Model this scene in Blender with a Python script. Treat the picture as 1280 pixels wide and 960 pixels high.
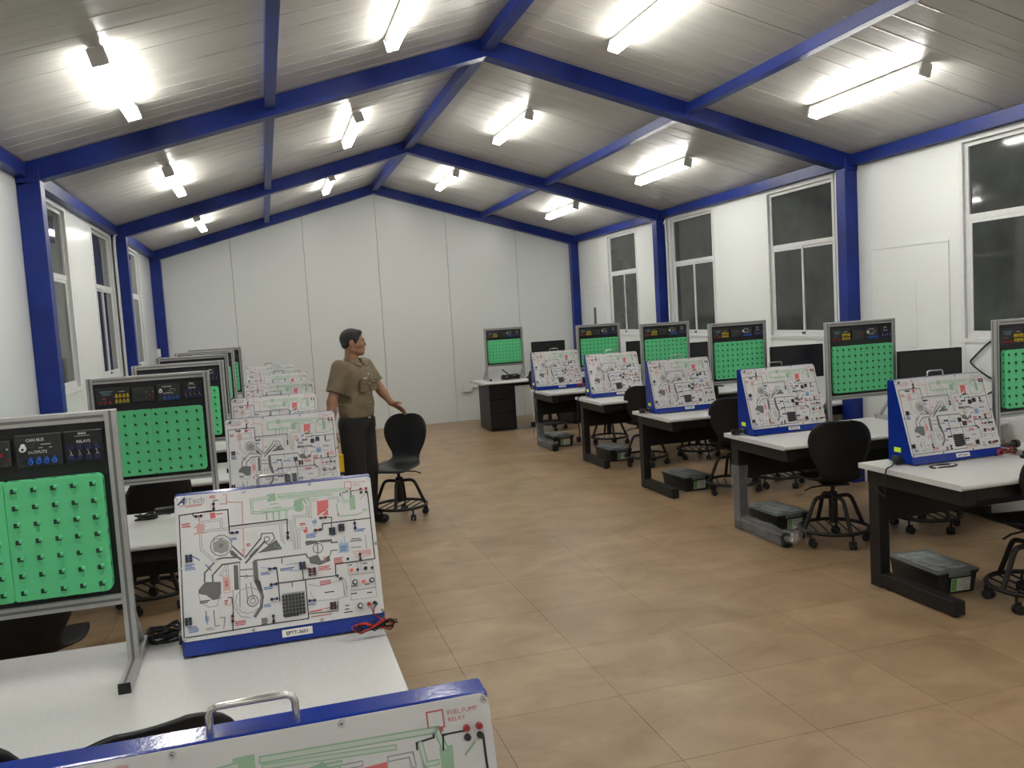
import bpy, bmesh, math, random
import numpy as np
from mathutils import Vector, Matrix, Euler
random.seed(7)
for o in list(bpy.data.objects): bpy.data.objects.remove(o)
S = bpy.context.scene
COL = S.collection
PI = math.pi

# ---------------------------------------------------------------- camera
cam_d = bpy.data.cameras.new('camera'); cam = bpy.data.objects.new('camera', cam_d); COL.objects.link(cam); S.camera = cam
CF, CYAW, CPITCH, CROLL = 1078.567, 0.275, 0.082, -0.060
def cam_axes():
    cy, sy, cp, sp = math.cos(CYAW), math.sin(CYAW), math.cos(CPITCH), math.sin(CPITCH)
    f = Vector((sy*cp, cy*cp, -sp)); r = Vector((cy, -sy, 0)); u = r.cross(f)
    c, s = math.cos(CROLL), math.sin(CROLL)
    return c*r+s*u, -s*r+c*u, f
_r, _u, _f = cam_axes()
cam.matrix_world = Matrix(((_r.x, _u.x, -_f.x, 0), (_r.y, _u.y, -_f.y, 0), (_r.z, _u.z, -_f.z, 1.75), (0, 0, 0, 1)))
cam_d.sensor_fit = 'HORIZONTAL'; cam_d.sensor_width = 36.0; cam_d.lens = CF/1280*36.0
cam_d.clip_start = 0.05; cam_d.clip_end = 100

# ---------------------------------------------------------------- world (night outside) and exposure
w = bpy.data.worlds.new('night'); S.world = w; w.use_nodes = True
w.node_tree.nodes['Background'].inputs[0].default_value = (0.012, 0.014, 0.018, 1)
w.node_tree.nodes['Background'].inputs[1].default_value = 0.6
S.view_settings.view_transform = 'Standard'; S.view_settings.look = 'None'
S.view_settings.gamma = 1; S.view_settings.use_curve_mapping = False
S.view_settings.exposure = 1.92
TUBE_STRENGTH = 14.0

# ---------------------------------------------------------------- materials
def new_mat(name, col, rough=0.5, metal=0.0, spec=0.5, noise=0.0, nscale=20.0, bump=0.0, bscale=60.0, stretch=None,
            coat=0.0, alpha=1.0, trans=0.0, col2=None, ndetail=4.0, rvar=0.0):
    m = bpy.data.materials.new(name); m.use_nodes = True
    nt = m.node_tree; b = nt.nodes['Principled BSDF']
    b.inputs['Base Color'].default_value = (*col, 1); b.inputs['Roughness'].default_value = rough
    b.inputs['Metallic'].default_value = metal; b.inputs['Specular IOR Level'].default_value = spec
    b.inputs['Coat Weight'].default_value = coat; b.inputs['Alpha'].default_value = alpha
    b.inputs['Transmission Weight'].default_value = trans
    co = nt.nodes.new('ShaderNodeTexCoord'); mp = nt.nodes.new('ShaderNodeMapping')
    nt.links.new(co.outputs['Object'], mp.inputs['Vector'])
    if stretch: mp.inputs['Scale'].default_value = stretch
    if noise > 0 or col2 or rvar > 0:
        n = nt.nodes.new('ShaderNodeTexNoise'); n.inputs['Scale'].default_value = nscale; n.inputs['Detail'].default_value = ndetail
        nt.links.new(mp.outputs[0], n.inputs['Vector'])
        if noise > 0 or col2:
            r = nt.nodes.new('ShaderNodeValToRGB'); nt.links.new(n.outputs['Fac'], r.inputs[0])
            c2 = col2 if col2 else tuple(c*(1-noise) for c in col)
            c1 = col if col2 else tuple(min(1, c*(1+noise*0.6)) for c in col)
            r.color_ramp.elements[0].position = 0.32; r.color_ramp.elements[1].position = 0.68
            r.color_ramp.elements[0].color = (*c2, 1); r.color_ramp.elements[1].color = (*c1, 1)
            nt.links.new(r.outputs[0], b.inputs['Base Color'])
        if rvar > 0:
            mr = nt.nodes.new('ShaderNodeMapRange'); nt.links.new(n.outputs['Fac'], mr.inputs['Value'])
            mr.inputs['To Min'].default_value = rough-rvar; mr.inputs['To Max'].default_value = rough+rvar
            nt.links.new(mr.outputs[0], b.inputs['Roughness'])
    if bump > 0:
        n2 = nt.nodes.new('ShaderNodeTexNoise'); n2.inputs['Scale'].default_value = bscale; n2.inputs['Detail'].default_value = 3
        nt.links.new(mp.outputs[0], n2.inputs['Vector'])
        bp = nt.nodes.new('ShaderNodeBump'); bp.inputs['Strength'].default_value = bump; bp.inputs['Distance'].default_value = 0.01
        nt.links.new(n2.outputs['Fac'], bp.inputs['Height']); nt.links.new(bp.outputs[0], b.inputs['Normal'])
    return m
def emit(name, col, s):
    m = bpy.data.materials.new(name); m.use_nodes = True; nt = m.node_tree; nt.nodes.clear()
    e = nt.nodes.new('ShaderNodeEmission'); o = nt.nodes.new('ShaderNodeOutputMaterial')
    e.inputs[0].default_value = (*col, 1); e.inputs[1].default_value = s; nt.links.new(e.outputs[0], o.inputs[0]); return m
M = {}
M['blue'] = new_mat('blue_steel_paint', (0.009, 0.026, 0.20), 0.38, spec=0.32, noise=0.25, nscale=3, bump=0.06, bscale=25)
M['bluebox'] = new_mat('blue_console_enamel', (0.006, 0.028, 0.25), 0.13, noise=0.1, nscale=8, bump=0.03, bscale=160)
M['wall'] = new_mat('white_sandwich_panel', (0.655, 0.68, 0.66), 0.30)
M['wallside'] = new_mat('white_side_panel', (0.69, 0.71, 0.69), 0.24)
M['ceil'] = new_mat('grey_white_roof_sheet', (0.50, 0.485, 0.45), 0.30, spec=0.6, noise=0.10, nscale=1.6, stretch=(0.5, 7, 1), bump=0.10, bscale=4.0, rvar=0.08)
M['frame'] = new_mat('white_window_aluminium', (0.62, 0.63, 0.62), 0.4, noise=0.05)
M['pane'] = new_mat('dusty_night_glass', (0.055, 0.060, 0.056), 0.045, spec=0.5, noise=0.30, nscale=2.5, rvar=0.02)
M['latch'] = new_mat('black_latch', (0.02, 0.02, 0.02), 0.5)
M['seam'] = new_mat('dark_seam', (0.05, 0.045, 0.04), 0.8)
M['alu'] = new_mat('brushed_aluminium', (0.42, 0.42, 0.41), 0.42, metal=0.35, noise=0.08, nscale=30)
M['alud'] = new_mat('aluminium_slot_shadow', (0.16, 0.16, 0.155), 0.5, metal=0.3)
M['chrome'] = new_mat('satin_steel', (0.55, 0.55, 0.54), 0.25, metal=0.9)
M['black'] = new_mat('black_steel', (0.011, 0.010, 0.010), 0.48, spec=0.35, noise=0.2, nscale=20)
M['blackpanel'] = new_mat('black_panel', (0.010, 0.010, 0.011), 0.35)
M['module'] = new_mat('charcoal_module', (0.022, 0.022, 0.024), 0.45)
M['plastic'] = new_mat('black_moulded_plastic', (0.009, 0.009, 0.010), 0.45, spec=0.35, bump=0.05, bscale=300)
M['rubber'] = new_mat('black_rubber', (0.010, 0.010, 0.010), 0.7)
M['top'] = new_mat('speckled_grey_laminate', (0.56, 0.56, 0.55), 0.38, noise=0.10, nscale=260, bump=0.03, bscale=400)
M['green'] = new_mat('green_pegboard_plastic', (0.11, 0.57, 0.25), 0.38, noise=0.05, nscale=12, bump=0.05, bscale=500)
M['peg'] = new_mat('dark_peg_hole', (0.006, 0.03, 0.014), 0.6)
M['whitep'] = new_mat('white_printed_panel', (0.60, 0.60, 0.60), 0.28, noise=0.03, nscale=4)
M['K'] = new_mat('print_black', (0.02, 0.02, 0.02), 0.4)
M['D'] = new_mat('print_dark_grey', (0.13, 0.13, 0.13), 0.4)
M['G'] = new_mat('print_grey', (0.30, 0.30, 0.30), 0.4)
M['P2'] = new_mat('print_light_grey', (0.42, 0.42, 0.42), 0.4)
M['R'] = new_mat('print_red', (0.52, 0.10, 0.09), 0.4)
M['R2'] = new_mat('print_bright_red', (0.62, 0.14, 0.14), 0.4)
M['P'] = new_mat('print_pale_red', (0.60, 0.36, 0.34), 0.4)
M['N2'] = new_mat('print_faint_green', (0.49, 0.56, 0.50), 0.4)
M['N'] = new_mat('print_pale_green', (0.28, 0.44, 0.30), 0.4)
M['B'] = new_mat('print_blue', (0.10, 0.19, 0.42), 0.4)
M['B2'] = new_mat('print_pale_blue', (0.34, 0.42, 0.56), 0.4)
M['logo'] = new_mat('print_navy', (0.01, 0.03, 0.10), 0.4)
M['redcap'] = new_mat('red_plastic', (0.35, 0.012, 0.010), 0.35)
M['bluecap'] = new_mat('blue_plastic', (0.01, 0.10, 0.45), 0.35)
M['navycap'] = new_mat('navy_plastic', (0.018, 0.016, 0.11), 0.35)
M['yellowcap'] = new_mat('yellow_plastic', (0.55, 0.40, 0.015), 0.4)
M['whitecap'] = new_mat('white_plastic', (0.70, 0.70, 0.68), 0.4)
M['eye'] = new_mat('eye_white', (0.35, 0.32, 0.29), 0.4)
M['teal'] = new_mat('print_teal', (0.12, 0.26, 0.26), 0.4)
M['wt'] = new_mat('print_white', (0.55, 0.55, 0.55), 0.4)
M['lcd'] = new_mat('lcd_glass', (0.035, 0.055, 0.042), 0.2)
M['led'] = new_mat('orange_indicator', (0.75, 0.12, 0.05), 0.3)
M['sticker'] = new_mat('yellow_green_sticker', (0.55, 0.85, 0.02), 0.5)
M['tub'] = new_mat('black_tub_plastic', (0.012, 0.013, 0.013), 0.4)
M['lid'] = new_mat('smoked_lid_plastic', (0.34, 0.37, 0.37), 0.2, noise=0.45, nscale=14)
M['lidrim'] = new_mat('grey_lid_rim', (0.12, 0.14, 0.145), 0.35)
M['tag'] = new_mat('paper_label', (0.55, 0.58, 0.50), 0.6)
M['tagg'] = new_mat('green_label_print', (0.12, 0.30, 0.07), 0.6)
M['wire_r'] = new_mat('red_wire', (0.42, 0.02, 0.015), 0.4)
M['conduit'] = new_mat('white_pvc', (0.62, 0.62, 0.59), 0.4)
M['skin'] = new_mat('skin', (0.30, 0.150, 0.085), 0.5, noise=0.08, nscale=30)
M['hair'] = new_mat('black_hair', (0.012, 0.010, 0.009), 0.6, bump=0.5, bscale=220)
M['shirt'] = new_mat('khaki_shirt', (0.175, 0.135, 0.082), 0.85, noise=0.12, nscale=14, bump=0.35, bscale=16)
M['pants'] = new_mat('dark_trousers', (0.012, 0.011, 0.010), 0.85, bump=0.3, bscale=14)
M['shoe'] = new_mat('black_leather', (0.010, 0.010, 0.010), 0.3)
M['yellow'] = new_mat('yellow_case', (0.70, 0.46, 0.01), 0.4)
M['gold'] = new_mat('insignia_metal', (0.75, 0.72, 0.62), 0.3, metal=0.5)
M['tube'] = emit('lit_fluorescent_tube', (1.0, 0.985, 0.93), TUBE_STRENGTH)
M['housing'] = new_mat('white_batten_housing', (0.55, 0.55, 0.52), 0.4)

def floor_mat():
    m = bpy.data.materials.new('beige_vinyl_tile'); m.use_nodes = True; nt = m.node_tree; b = nt.nodes['Principled BSDF']
    tc = nt.nodes.new('ShaderNodeTexCoord'); oi = nt.nodes.new('ShaderNodeObjectInfo')
    ad = nt.nodes.new('ShaderNodeVectorMath'); ad.operation = 'ADD'
    sc = nt.nodes.new('ShaderNodeVectorMath'); sc.operation = 'SCALE'; sc.inputs['Scale'].default_value = 1.0
    nt.links.new(oi.outputs['Location'], sc.inputs[0]); nt.links.new(tc.outputs['Object'], ad.inputs[0]); nt.links.new(sc.outputs[0], ad.inputs[1])
    mp = nt.nodes.new('ShaderNodeMapping'); mp.inputs['Scale'].default_value = (1.0, 1.35, 1); nt.links.new(ad.outputs[0], mp.inputs[0])
    n = nt.nodes.new('ShaderNodeTexNoise'); n.inputs['Scale'].default_value = 2.3; n.inputs['Detail'].default_value = 7; n.inputs['Roughness'].default_value = 0.62; n.inputs['Distortion'].default_value = 0.6
    nt.links.new(mp.outputs[0], n.inputs['Vector'])
    r = nt.nodes.new('ShaderNodeValToRGB'); nt.links.new(n.outputs['Fac'], r.inputs[0])
    e = r.color_ramp.elements; e[0].position = 0.33; e[0].color = (0.228, 0.148, 0.081, 1); e[1].position = 0.70; e[1].color = (0.350, 0.245, 0.143, 1)
    # small dark scuffs
    n2 = nt.nodes.new('ShaderNodeTexNoise'); n2.inputs['Scale'].default_value = 3.1; n2.inputs['Detail'].default_value = 5; nt.links.new(ad.outputs[0], n2.inputs['Vector'])
    r2 = nt.nodes.new('ShaderNodeValToRGB'); nt.links.new(n2.outputs['Fac'], r2.inputs[0])
    r2.color_ramp.elements[0].position = 0.68; r2.color_ramp.elements[1].position = 0.78; r2.color_ramp.elements[0].color = (0, 0, 0, 1); r2.color_ramp.elements[1].color = (0.5, 0.5, 0.5, 1)
    mx = nt.nodes.new('ShaderNodeMixRGB'); mx.inputs[2].default_value = (0.15, 0.105, 0.068, 1)
    nt.links.new(r2.outputs[0], mx.inputs[0]); nt.links.new(r.outputs[0], mx.inputs[1])
    hv = nt.nodes.new('ShaderNodeHueSaturation'); nt.links.new(mx.outputs[0], hv.inputs['Color'])
    mr = nt.nodes.new('ShaderNodeMapRange'); nt.links.new(oi.outputs['Random'], mr.inputs['Value']); mr.inputs['To Min'].default_value = 0.95; mr.inputs['To Max'].default_value = 1.05
    nt.links.new(mr.outputs[0], hv.inputs['Value']); nt.links.new(hv.outputs[0], b.inputs['Base Color'])
    b.inputs['Roughness'].default_value = 0.36; b.inputs['Specular IOR Level'].default_value = 0.4
    bp = nt.nodes.new('ShaderNodeBump'); bp.inputs['Strength'].default_value = 0.08; bp.inputs['Distance'].default_value = 0.01
    nt.links.new(n.outputs['Fac'], bp.inputs['Height']); nt.links.new(bp.outputs[0], b.inputs['Normal'])
    return m
M['floor'] = floor_mat()
def wrap_mat():
    m = bpy.data.materials.new('clear_plastic_wrap'); m.use_nodes = True; nt = m.node_tree; b = nt.nodes['Principled BSDF']
    b.inputs['Base Color'].default_value = (0.55, 0.56, 0.56, 1); b.inputs['Roughness'].default_value = 0.15
    n = nt.nodes.new('ShaderNodeTexNoise'); n.inputs['Scale'].default_value = 9; n.inputs['Detail'].default_value = 3; n.inputs['Distortion'].default_value = 1.5
    r = nt.nodes.new('ShaderNodeValToRGB'); r.color_ramp.elements[0].position = 0.35; r.color_ramp.elements[1].position = 0.75
    r.color_ramp.elements[0].color = (0.10, 0.10, 0.10, 1); r.color_ramp.elements[1].color = (0.42, 0.42, 0.42, 1)
    nt.links.new(n.outputs['Fac'], r.inputs[0]); nt.links.new(r.outputs[0], b.inputs['Alpha'])
    bp = nt.nodes.new('ShaderNodeBump'); bp.inputs['Strength'].default_value = 0.8; nt.links.new(n.outputs['Fac'], bp.inputs['Height']); nt.links.new(bp.outputs[0], b.inputs['Normal'])
    return m
M['wrap'] = wrap_mat()

# ---------------------------------------------------------------- mesh builder
class MB:
    def __init__(s): s.v = []; s.f = []; s.mi = []; s.mats = []; s.sm = []
    def m(s, mat):
        if mat not in s.mats: s.mats.append(mat)
        return s.mats.index(mat)
    def add(s, vs, fs, mat, smooth=False):
        b = len(s.v); i = s.m(mat); s.v += [tuple(p) for p in vs]
        for f in fs: s.f.append(tuple(b+k for k in f)); s.mi.append(i); s.sm.append(smooth)
    def box(s, x0, x1, y0, y1, z0, z1, mat, bev=0.0, T=None):
        if bev > 0:
            # chamfered box: 24 verts
            bm = bmesh.new(); bmesh.ops.create_cube(bm, size=1)
            for v in bm.verts: v.co = Vector(((x0+x1)/2+v.co.x*(x1-x0), (y0+y1)/2+v.co.y*(y1-y0), (z0+z1)/2+v.co.z*(z1-z0)))
            bmesh.ops.bevel(bm, geom=list(bm.edges), offset=bev, segments=1 if bev < 0.004 else 2, affect='EDGES', profile=0.5)
            bm.verts.index_update(); vs = [v.co.copy() for v in bm.verts]; fs = [[v.index for v in f.verts] for f in bm.faces]; bm.free()
        else:
            vs = [Vector(p) for p in ((x0,y0,z0),(x1,y0,z0),(x1,y1,z0),(x0,y1,z0),(x0,y0,z1),(x1,y0,z1),(x1,y1,z1),(x0,y1,z1))]
            fs = [(0,3,2,1),(4,5,6,7),(0,1,5,4),(1,2,6,5),(2,3,7,6),(3,0,4,7)]
        if T is not None: vs = [T @ v for v in vs]
        s.add(vs, fs, mat); return s
    def prism(s, prof, a0, a1, axis, mat):
        # prof: list of 2D pts; axis 'x': (y,z) ; 'y': (x,z) ; 'z': (x,y)
        def P(p, a): return {'x': (a, p[0], p[1]), 'y': (p[0], a, p[1]), 'z': (p[0], p[1], a)}[axis]
        n = len(prof); vs = [P(p, a0) for p in prof]+[P(p, a1) for p in prof]
        fs = [tuple(range(n))[::-1], tuple(range(n, 2*n))]+[(i, (i+1) % n, n+(i+1) % n, n+i) for i in range(n)]
        s.add(vs, fs, mat); return s
    def cyl(s, p0, p1, r0, mat, r1=None, n=12, cap=True):
        p0, p1 = Vector(p0), Vector(p1); r1 = r0 if r1 is None else r1
        d = (p1-p0).normalized(); a = d.orthogonal().normalized(); b = d.cross(a)
        vs = []
        for p, r in ((p0, r0), (p1, r1)):
            for k in range(n): t = 2*PI*k/n; vs.append(p+(a*math.cos(t)+b*math.sin(t))*r)
        s.add(vs, [(k, (k+1) % n, n+(k+1) % n, n+k) for k in range(n)], mat, True)
        if cap: s.add(vs, [tuple(range(n))[::-1], tuple(range(n, 2*n))], mat)
        return s
    def tube(s, pts, r, mat, n=8, closed=False, cap=True, flat=None):
        pts = [Vector(p) for p in pts]; N = len(pts); vs = []; prev = None
        for i, p in enumerate(pts):
            if closed: d = (pts[(i+1) % N]-pts[i-1]).normalized()
            else: d = (pts[min(i+1, N-1)]-pts[max(i-1, 0)]).normalized()
            a = (d.orthogonal() if prev is None else (prev-d*prev.dot(d))).normalized(); prev = a; b = d.cross(a)
            for k in range(n):
                t = 2*PI*k/n
                vs.append(p+a*math.cos(t)*r+b*math.sin(t)*r)
        R = N if closed else N-1
        fs = [(i*n+k, i*n+(k+1) % n, ((i+1) % N)*n+(k+1) % n, ((i+1) % N)*n+k) for i in range(R) for k in range(n)]
        s.add(vs, fs, mat, True)
        if cap and not closed: s.add(vs[:n]+vs[-n:], [tuple(range(n))[::-1], tuple(range(n, 2*n))], mat)
        return s
    def mesh(s, name):
        me = bpy.data.meshes.new(name); me.from_pydata(s.v, [], s.f)
        for m in s.mats: me.materials.append(M[m])
        me.polygons.foreach_set('material_index', s.mi); me.polygons.foreach_set('use_smooth', s.sm)
        bm = bmesh.new(); bm.from_mesh(me); bmesh.ops.recalc_face_normals(bm, faces=bm.faces); bm.to_mesh(me); bm.free()
        me.update(); return me
    def build(s, name, parent=None, loc=None, rot=None, **k):
        o = bpy.data.objects.new(name, s.mesh(name)); COL.objects.link(o)
        if parent is not None: o.parent = parent
        if loc: o.location = loc
        if rot: o.rotation_euler = rot
        for a, b in k.items(): o[a] = b
        return o
def flat_mesh_obj(name, mb, parent=None, **k):      # no normal recalculation needed for flat print
    return mb.build(name, parent, **k)
def empty(name, loc=(0, 0, 0), rz=0, parent=None, **k):
    o = bpy.data.objects.new(name, None); COL.objects.link(o); o.location = loc; o.rotation_euler = (0, 0, rz); o.empty_display_size = 0.1
    if parent is not None: o.parent = parent
    for a, b in k.items(): o[a] = b
    return o
KIDS = {}
def copy_tree(o, parent=None):
    c = o.copy(); COL.objects.link(c); c.parent = parent
    for ch in o.children: copy_tree(ch, c)
    return c
def smooth_path(pts, sub=5):
    P = [Vector(p) for p in pts]; out = []
    for i in range(len(P)-1):
        p0 = P[max(i-1, 0)]; p1 = P[i]; p2 = P[i+1]; p3 = P[min(i+2, len(P)-1)]
        for k in range(sub):
            t = k/sub; out.append(0.5*((2*p1)+(-p0+p2)*t+(2*p0-5*p1+4*p2-p3)*t*t+(-p0+3*p1-3*p2+p3)*t**3))
    out.append(P[-1]); return out
def text_into(mb, s, size, x, y, z, mat, align='LEFT', shear=0.0, bold=0.0, flip=None):
    """lettering as flat faces lying in local XY at height z; flip maps (x,y,z) to the target plane"""
    cu = bpy.data.curves.new('t', 'FONT'); cu.body = s; cu.size = size; cu.align_x = align; cu.shear = shear; cu.offset = bold; cu.resolution_u = 2
    o = bpy.data.objects.new('t', cu); COL.objects.link(o); dg = bpy.context.evaluated_depsgraph_get()
    me = o.evaluated_get(dg).to_mesh(); vs = [(v.co.x+x, v.co.y+y, z) for v in me.vertices]; fs = [tuple(p.vertices) for p in me.polygons]
    o.evaluated_get(dg).to_mesh_clear(); bpy.data.objects.remove(o); bpy.data.curves.remove(cu)
    if flip: vs = [flip(*v) for v in vs]
    mb.add(vs, fs, mat)

# ---------------------------------------------------------------- the room
XL, XR, XM = -1.56, 5.24, 1.85
YB, YF = -2.6, 14.05
HE, HA, DT, KS = 2.863, 3.771, 0.145, 0.2786
def roofz(x): return HA+DT-KS*abs(x-XM)
# floor: one object per vinyl tile
fl = empty('floor', (0, 0, 0), kind='structure', label='beige and brown mottled vinyl tile floor')
sub = MB().box(XL-0.1, XR+0.1, YB, YF+0.1, -0.06, -0.004, 'seam').build('floor_base', fl)
TS = 0.608; TX0, TY0 = 0.806, 2.91; g = 0.0010
tm = MB(); tm.add([(g, g, 0), (TS-g, g, 0), (TS-g, TS-g, 0), (g, TS-g, 0), (g, g, -0.0035), (TS-g, g, -0.0035), (TS-g, TS-g, -0.0035), (g, TS-g, -0.0035)],
                 [(0, 1, 2, 3), (0, 4, 5, 1), (1, 5, 6, 2), (2, 6, 7, 3), (3, 7, 4, 0)], 'floor')
tmesh = tm.mesh('tile')
i0, i1 = math.floor((XL-TX0)/TS), math.ceil((XR-TX0)/TS); j0, j1 = math.floor((YB-TY0)/TS), math.ceil((YF-TY0)/TS)
for i in range(i0, i1):
    for j in range(j0, j1):
        x0 = TX0+i*TS; y0 = TY0+j*TS
        if y0+TS < 1.2: continue
        o = bpy.data.objects.new('floor_tile', tmesh); COL.objects.link(o); o.parent = fl
        sx = 1; sy = 1
        xx0, xx1, yy0, yy1 = max(x0, XL), min(x0+TS, XR), y0, min(y0+TS, YF)
        o.location = (xx0, yy0, 0); o.scale = ((xx1-xx0)/TS, (yy1-yy0)/TS, 1)
yend = TY0+math.ceil((1.2-TY0)/TS)*TS-TS
MB().box(XL, XR, YB, yend, -0.0035, 0, 'floor').build('floor_tile_area', fl, kind='stuff')

# walls built panel by panel around the openings
WINS = [(4.42, 5.50), (7.08, 8.17), (9.36, 10.45), (11.58, 12.62)]
ZS, ZT, ZTR = 1.34, 2.84, 2.27
def side_wall(name, X, sgn, label):
    root = empty(name, (X, 0, 0), kind='structure', label=label)
    def panel(y0, y1, z0, z1): MB().box(min(0, sgn*0.12), max(0, sgn*0.12), y0+0.0015, y1-0.0015, z0, z1, 'wallside', bev=0.0015).build('wall_panel', root)
    y = YB
    for (a, b) in WINS:
        n = max(1, round((a-y)/1.15))
        for k in range(n): panel(y+(a-y)*k/n, y+(a-y)*(k+1)/n, 0, 3.0)
        panel(a, b, 0, ZS); panel(a, b, ZT, 3.0); y = b
    n = max(1, round((YF-y)/1.15))
    for k in range(n): panel(y+(YF-y)*k/n, y+(YF-y)*(k+1)/n, 0, 3.0)
    # window reveal linings and cover strips round each opening
    return root
side_wall('wall_right', XR, 1, 'white metal panel wall on the right with tall dark windows')
side_wall('wall_left', XL, -1, 'white metal panel wall on the left with tall dark windows')
wf = empty('wall_far', (0, YF, 0), kind='structure', label='tall white gable end wall of upright metal panels')
js = [XL-0.1, -0.40, 0.70, 1.855, 2.99, 4.17, XR+0.1]
for a, b in zip(js, js[1:]):
    gp = 0.003
    pr = [(a+gp, 0), (b-gp, 0), (b-gp, roofz(b)+0.02)] + ([(XM, roofz(XM)+0.02)] if a < XM-0.1 < XM+0.1 < b else []) + [(a+gp, roofz(a)+0.02)]
    MB().prism(pr, 0.0, 0.10, 'y', 'wall').build('wall_panel', wf)
MB().box(XL, XR, 0.02, 0.09, 0, 2.95, 'seam').build('wall_core', wf)
wb = MB(); wb.prism([(XL-.1, 0), (XR+.1, 0), (XR+.1, roofz(XR+.1)), (XM, roofz(XM)), (XL-.1, roofz(XL-.1))], YB-0.1, YB, 'y', 'wall')
wb.build('wall_near', None, kind='structure', label='white wall behind the viewpoint')

# ceiling: roof sheets laid from ridge to eave, each with pressed ribs
cl = empty('ceiling', (0, 0, 0), kind='structure', label='sloping grey white ribbed metal roof lining')
for sgn in (-1, 1):
    PW = 1.0; ny = int(math.ceil((YF-YB)/PW))
    xe = XR+0.1 if sgn > 0 else XL-0.1; L = abs(xe-XM)
    pm = MB(); prof = []      # (y, dz) cross profile of one sheet
    prof.append((0.004, 0.012)); prof.append((0.006, 0.0))
    for k in range(1, 5):
        yk = k*PW/5; prof += [(yk-0.012, 0.0), (yk-0.004, -0.0022), (yk+0.004, -0.0022), (yk+0.012, 0.0)]
    prof += [(PW-0.006, 0.0), (PW-0.004, 0.012)]
    vs = []
    for (yy, dz) in prof: vs.append((0, yy, dz))
    for (yy, dz) in prof: vs.append((sgn*L, yy, dz-KS*L))
    n = len(prof)
    vs += [(0, 0.004, 0.05), (0, PW-0.004, 0.05), (sgn*L, 0.004, 0.05-KS*L), (sgn*L, PW-0.004, 0.05-KS*L)]
    fs = [(i, i+1, n+i+1, n+i) for i in range(n-1)]+[(2*n, 2*n+2, 2*n+3, 2*n+1)]
    pm.add(vs, fs, 'ceil'); me = pm.mesh('roof_sheet')
    for j in range(ny):
        o = bpy.data.objects.new('roof_sheet', me); COL.objects.link(o); o.parent = cl
        y0 = YB-0.35+j*PW; o.location = (XM, y0, roofz(XM))
    MB().prism([(XM, roofz(XM)+0.03), (xe, roofz(xe)+0.03), (xe, roofz(xe)+0.08), (XM, roofz(XM)+0.08)], YB-0.4, YF+0.1, 'y', 'seam').build('roof_backing', cl)

# windows
wn = 0
def window(X, sgn, y0, y1, label):
    global wn; wn += 1
    r = empty('window_%d' % wn, (X, (y0+y1)/2, ZS), kind='structure', label=label)
    W = y1-y0; H = ZT-ZS; fx0, fx1 = (0.020, 0.056) if sgn > 0 else (-0.056, -0.020)
    def bx(a, b, c, d, mat, x0=fx0, x1=fx1, bev=0.002): return MB().box(x0, x1, a, b, c, d, mat, bev)
    fr = MB(); t = 0.036
    for q in ((-W/2, -W/2+t, 0, H), (W/2-t, W/2, 0, H), (-W/2+t+.0002, W/2-t-.0002, 0, t+0.01), (-W/2+t+.0002, W/2-t-.0002, H-t, H)): fr.box(fx0, fx1, *q, 'frame')
    # cover strip standing proud of the wall face
    cx0, cx1 = (-0.008, 0.004) if sgn > 0 else (-0.004, 0.008)
    for q in ((-W/2-0.03, -W/2+0.004, -0.03, H+0.03), (W/2-0.004, W/2+0.03, -0.03, H+0.03), (-W/2+0.0042, W/2-0.0042, -0.03, 0.004), (-W/2+0.0042, W/2-0.0042, H-0.004, H+0.03)): fr.box(cx0, cx1, *q, 'frame')
    fr.build('window_frame', r)
    zt = ZTR-ZS
    bx(-W/2+t, W/2-t, zt-0.022, zt+0.022, 'frame').build('transom', r)
    px0, px1 = (0.036, 0.041) if sgn > 0 else (-0.041, -0.036)
    bx(-W/2+t, W/2-t, zt+0.022, H-t, 'pane', px0, px1, 0).build('upper_pane', r)
    for q, dx in ((-1, 0.0), (1, -0.008*sgn)):
        a, b = (-W/2+t, 0.02) if q < 0 else (-0.02, W/2-t)
        sh = MB(); st = 0.024
        for z in ((a, a+st, t, zt-0.022), (b-st, b, t, zt-0.022), (a+st+.0002, b-st-.0002, t+.0102, t+st), (a+st+.0002, b-st-.0002, zt-0.022-st, zt-0.0222)): sh.box(fx0+0.010+dx, fx1-0.012+dx, *z, 'frame')
        so = sh.build('sliding_sash', r)
        bx(a+st, b-st, t+st, zt-0.022-st, 'pane', px0+dx, px1+dx, 0).build('lower_pane', so)
    MB().box(fx0-0.01 if sgn > 0 else fx1-0.002, fx0+0.002 if sgn > 0 else fx1+0.01, -0.028, 0.022, t-0.012, t+0.008, 'latch', 0.002).build('latch', r)
wl = ['nearest the viewpoint', 'second from the viewpoint', 'third from the viewpoint', 'farthest, next to the end wall']
for k, (a, b) in enumerate(WINS): window(XR, 1, a, b, 'tall white framed window in right wall, '+wl[k])
for k, (a, b) in enumerate(WINS): window(XL, -1, a, b, 'tall white framed window in left wall, '+wl[k])

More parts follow.
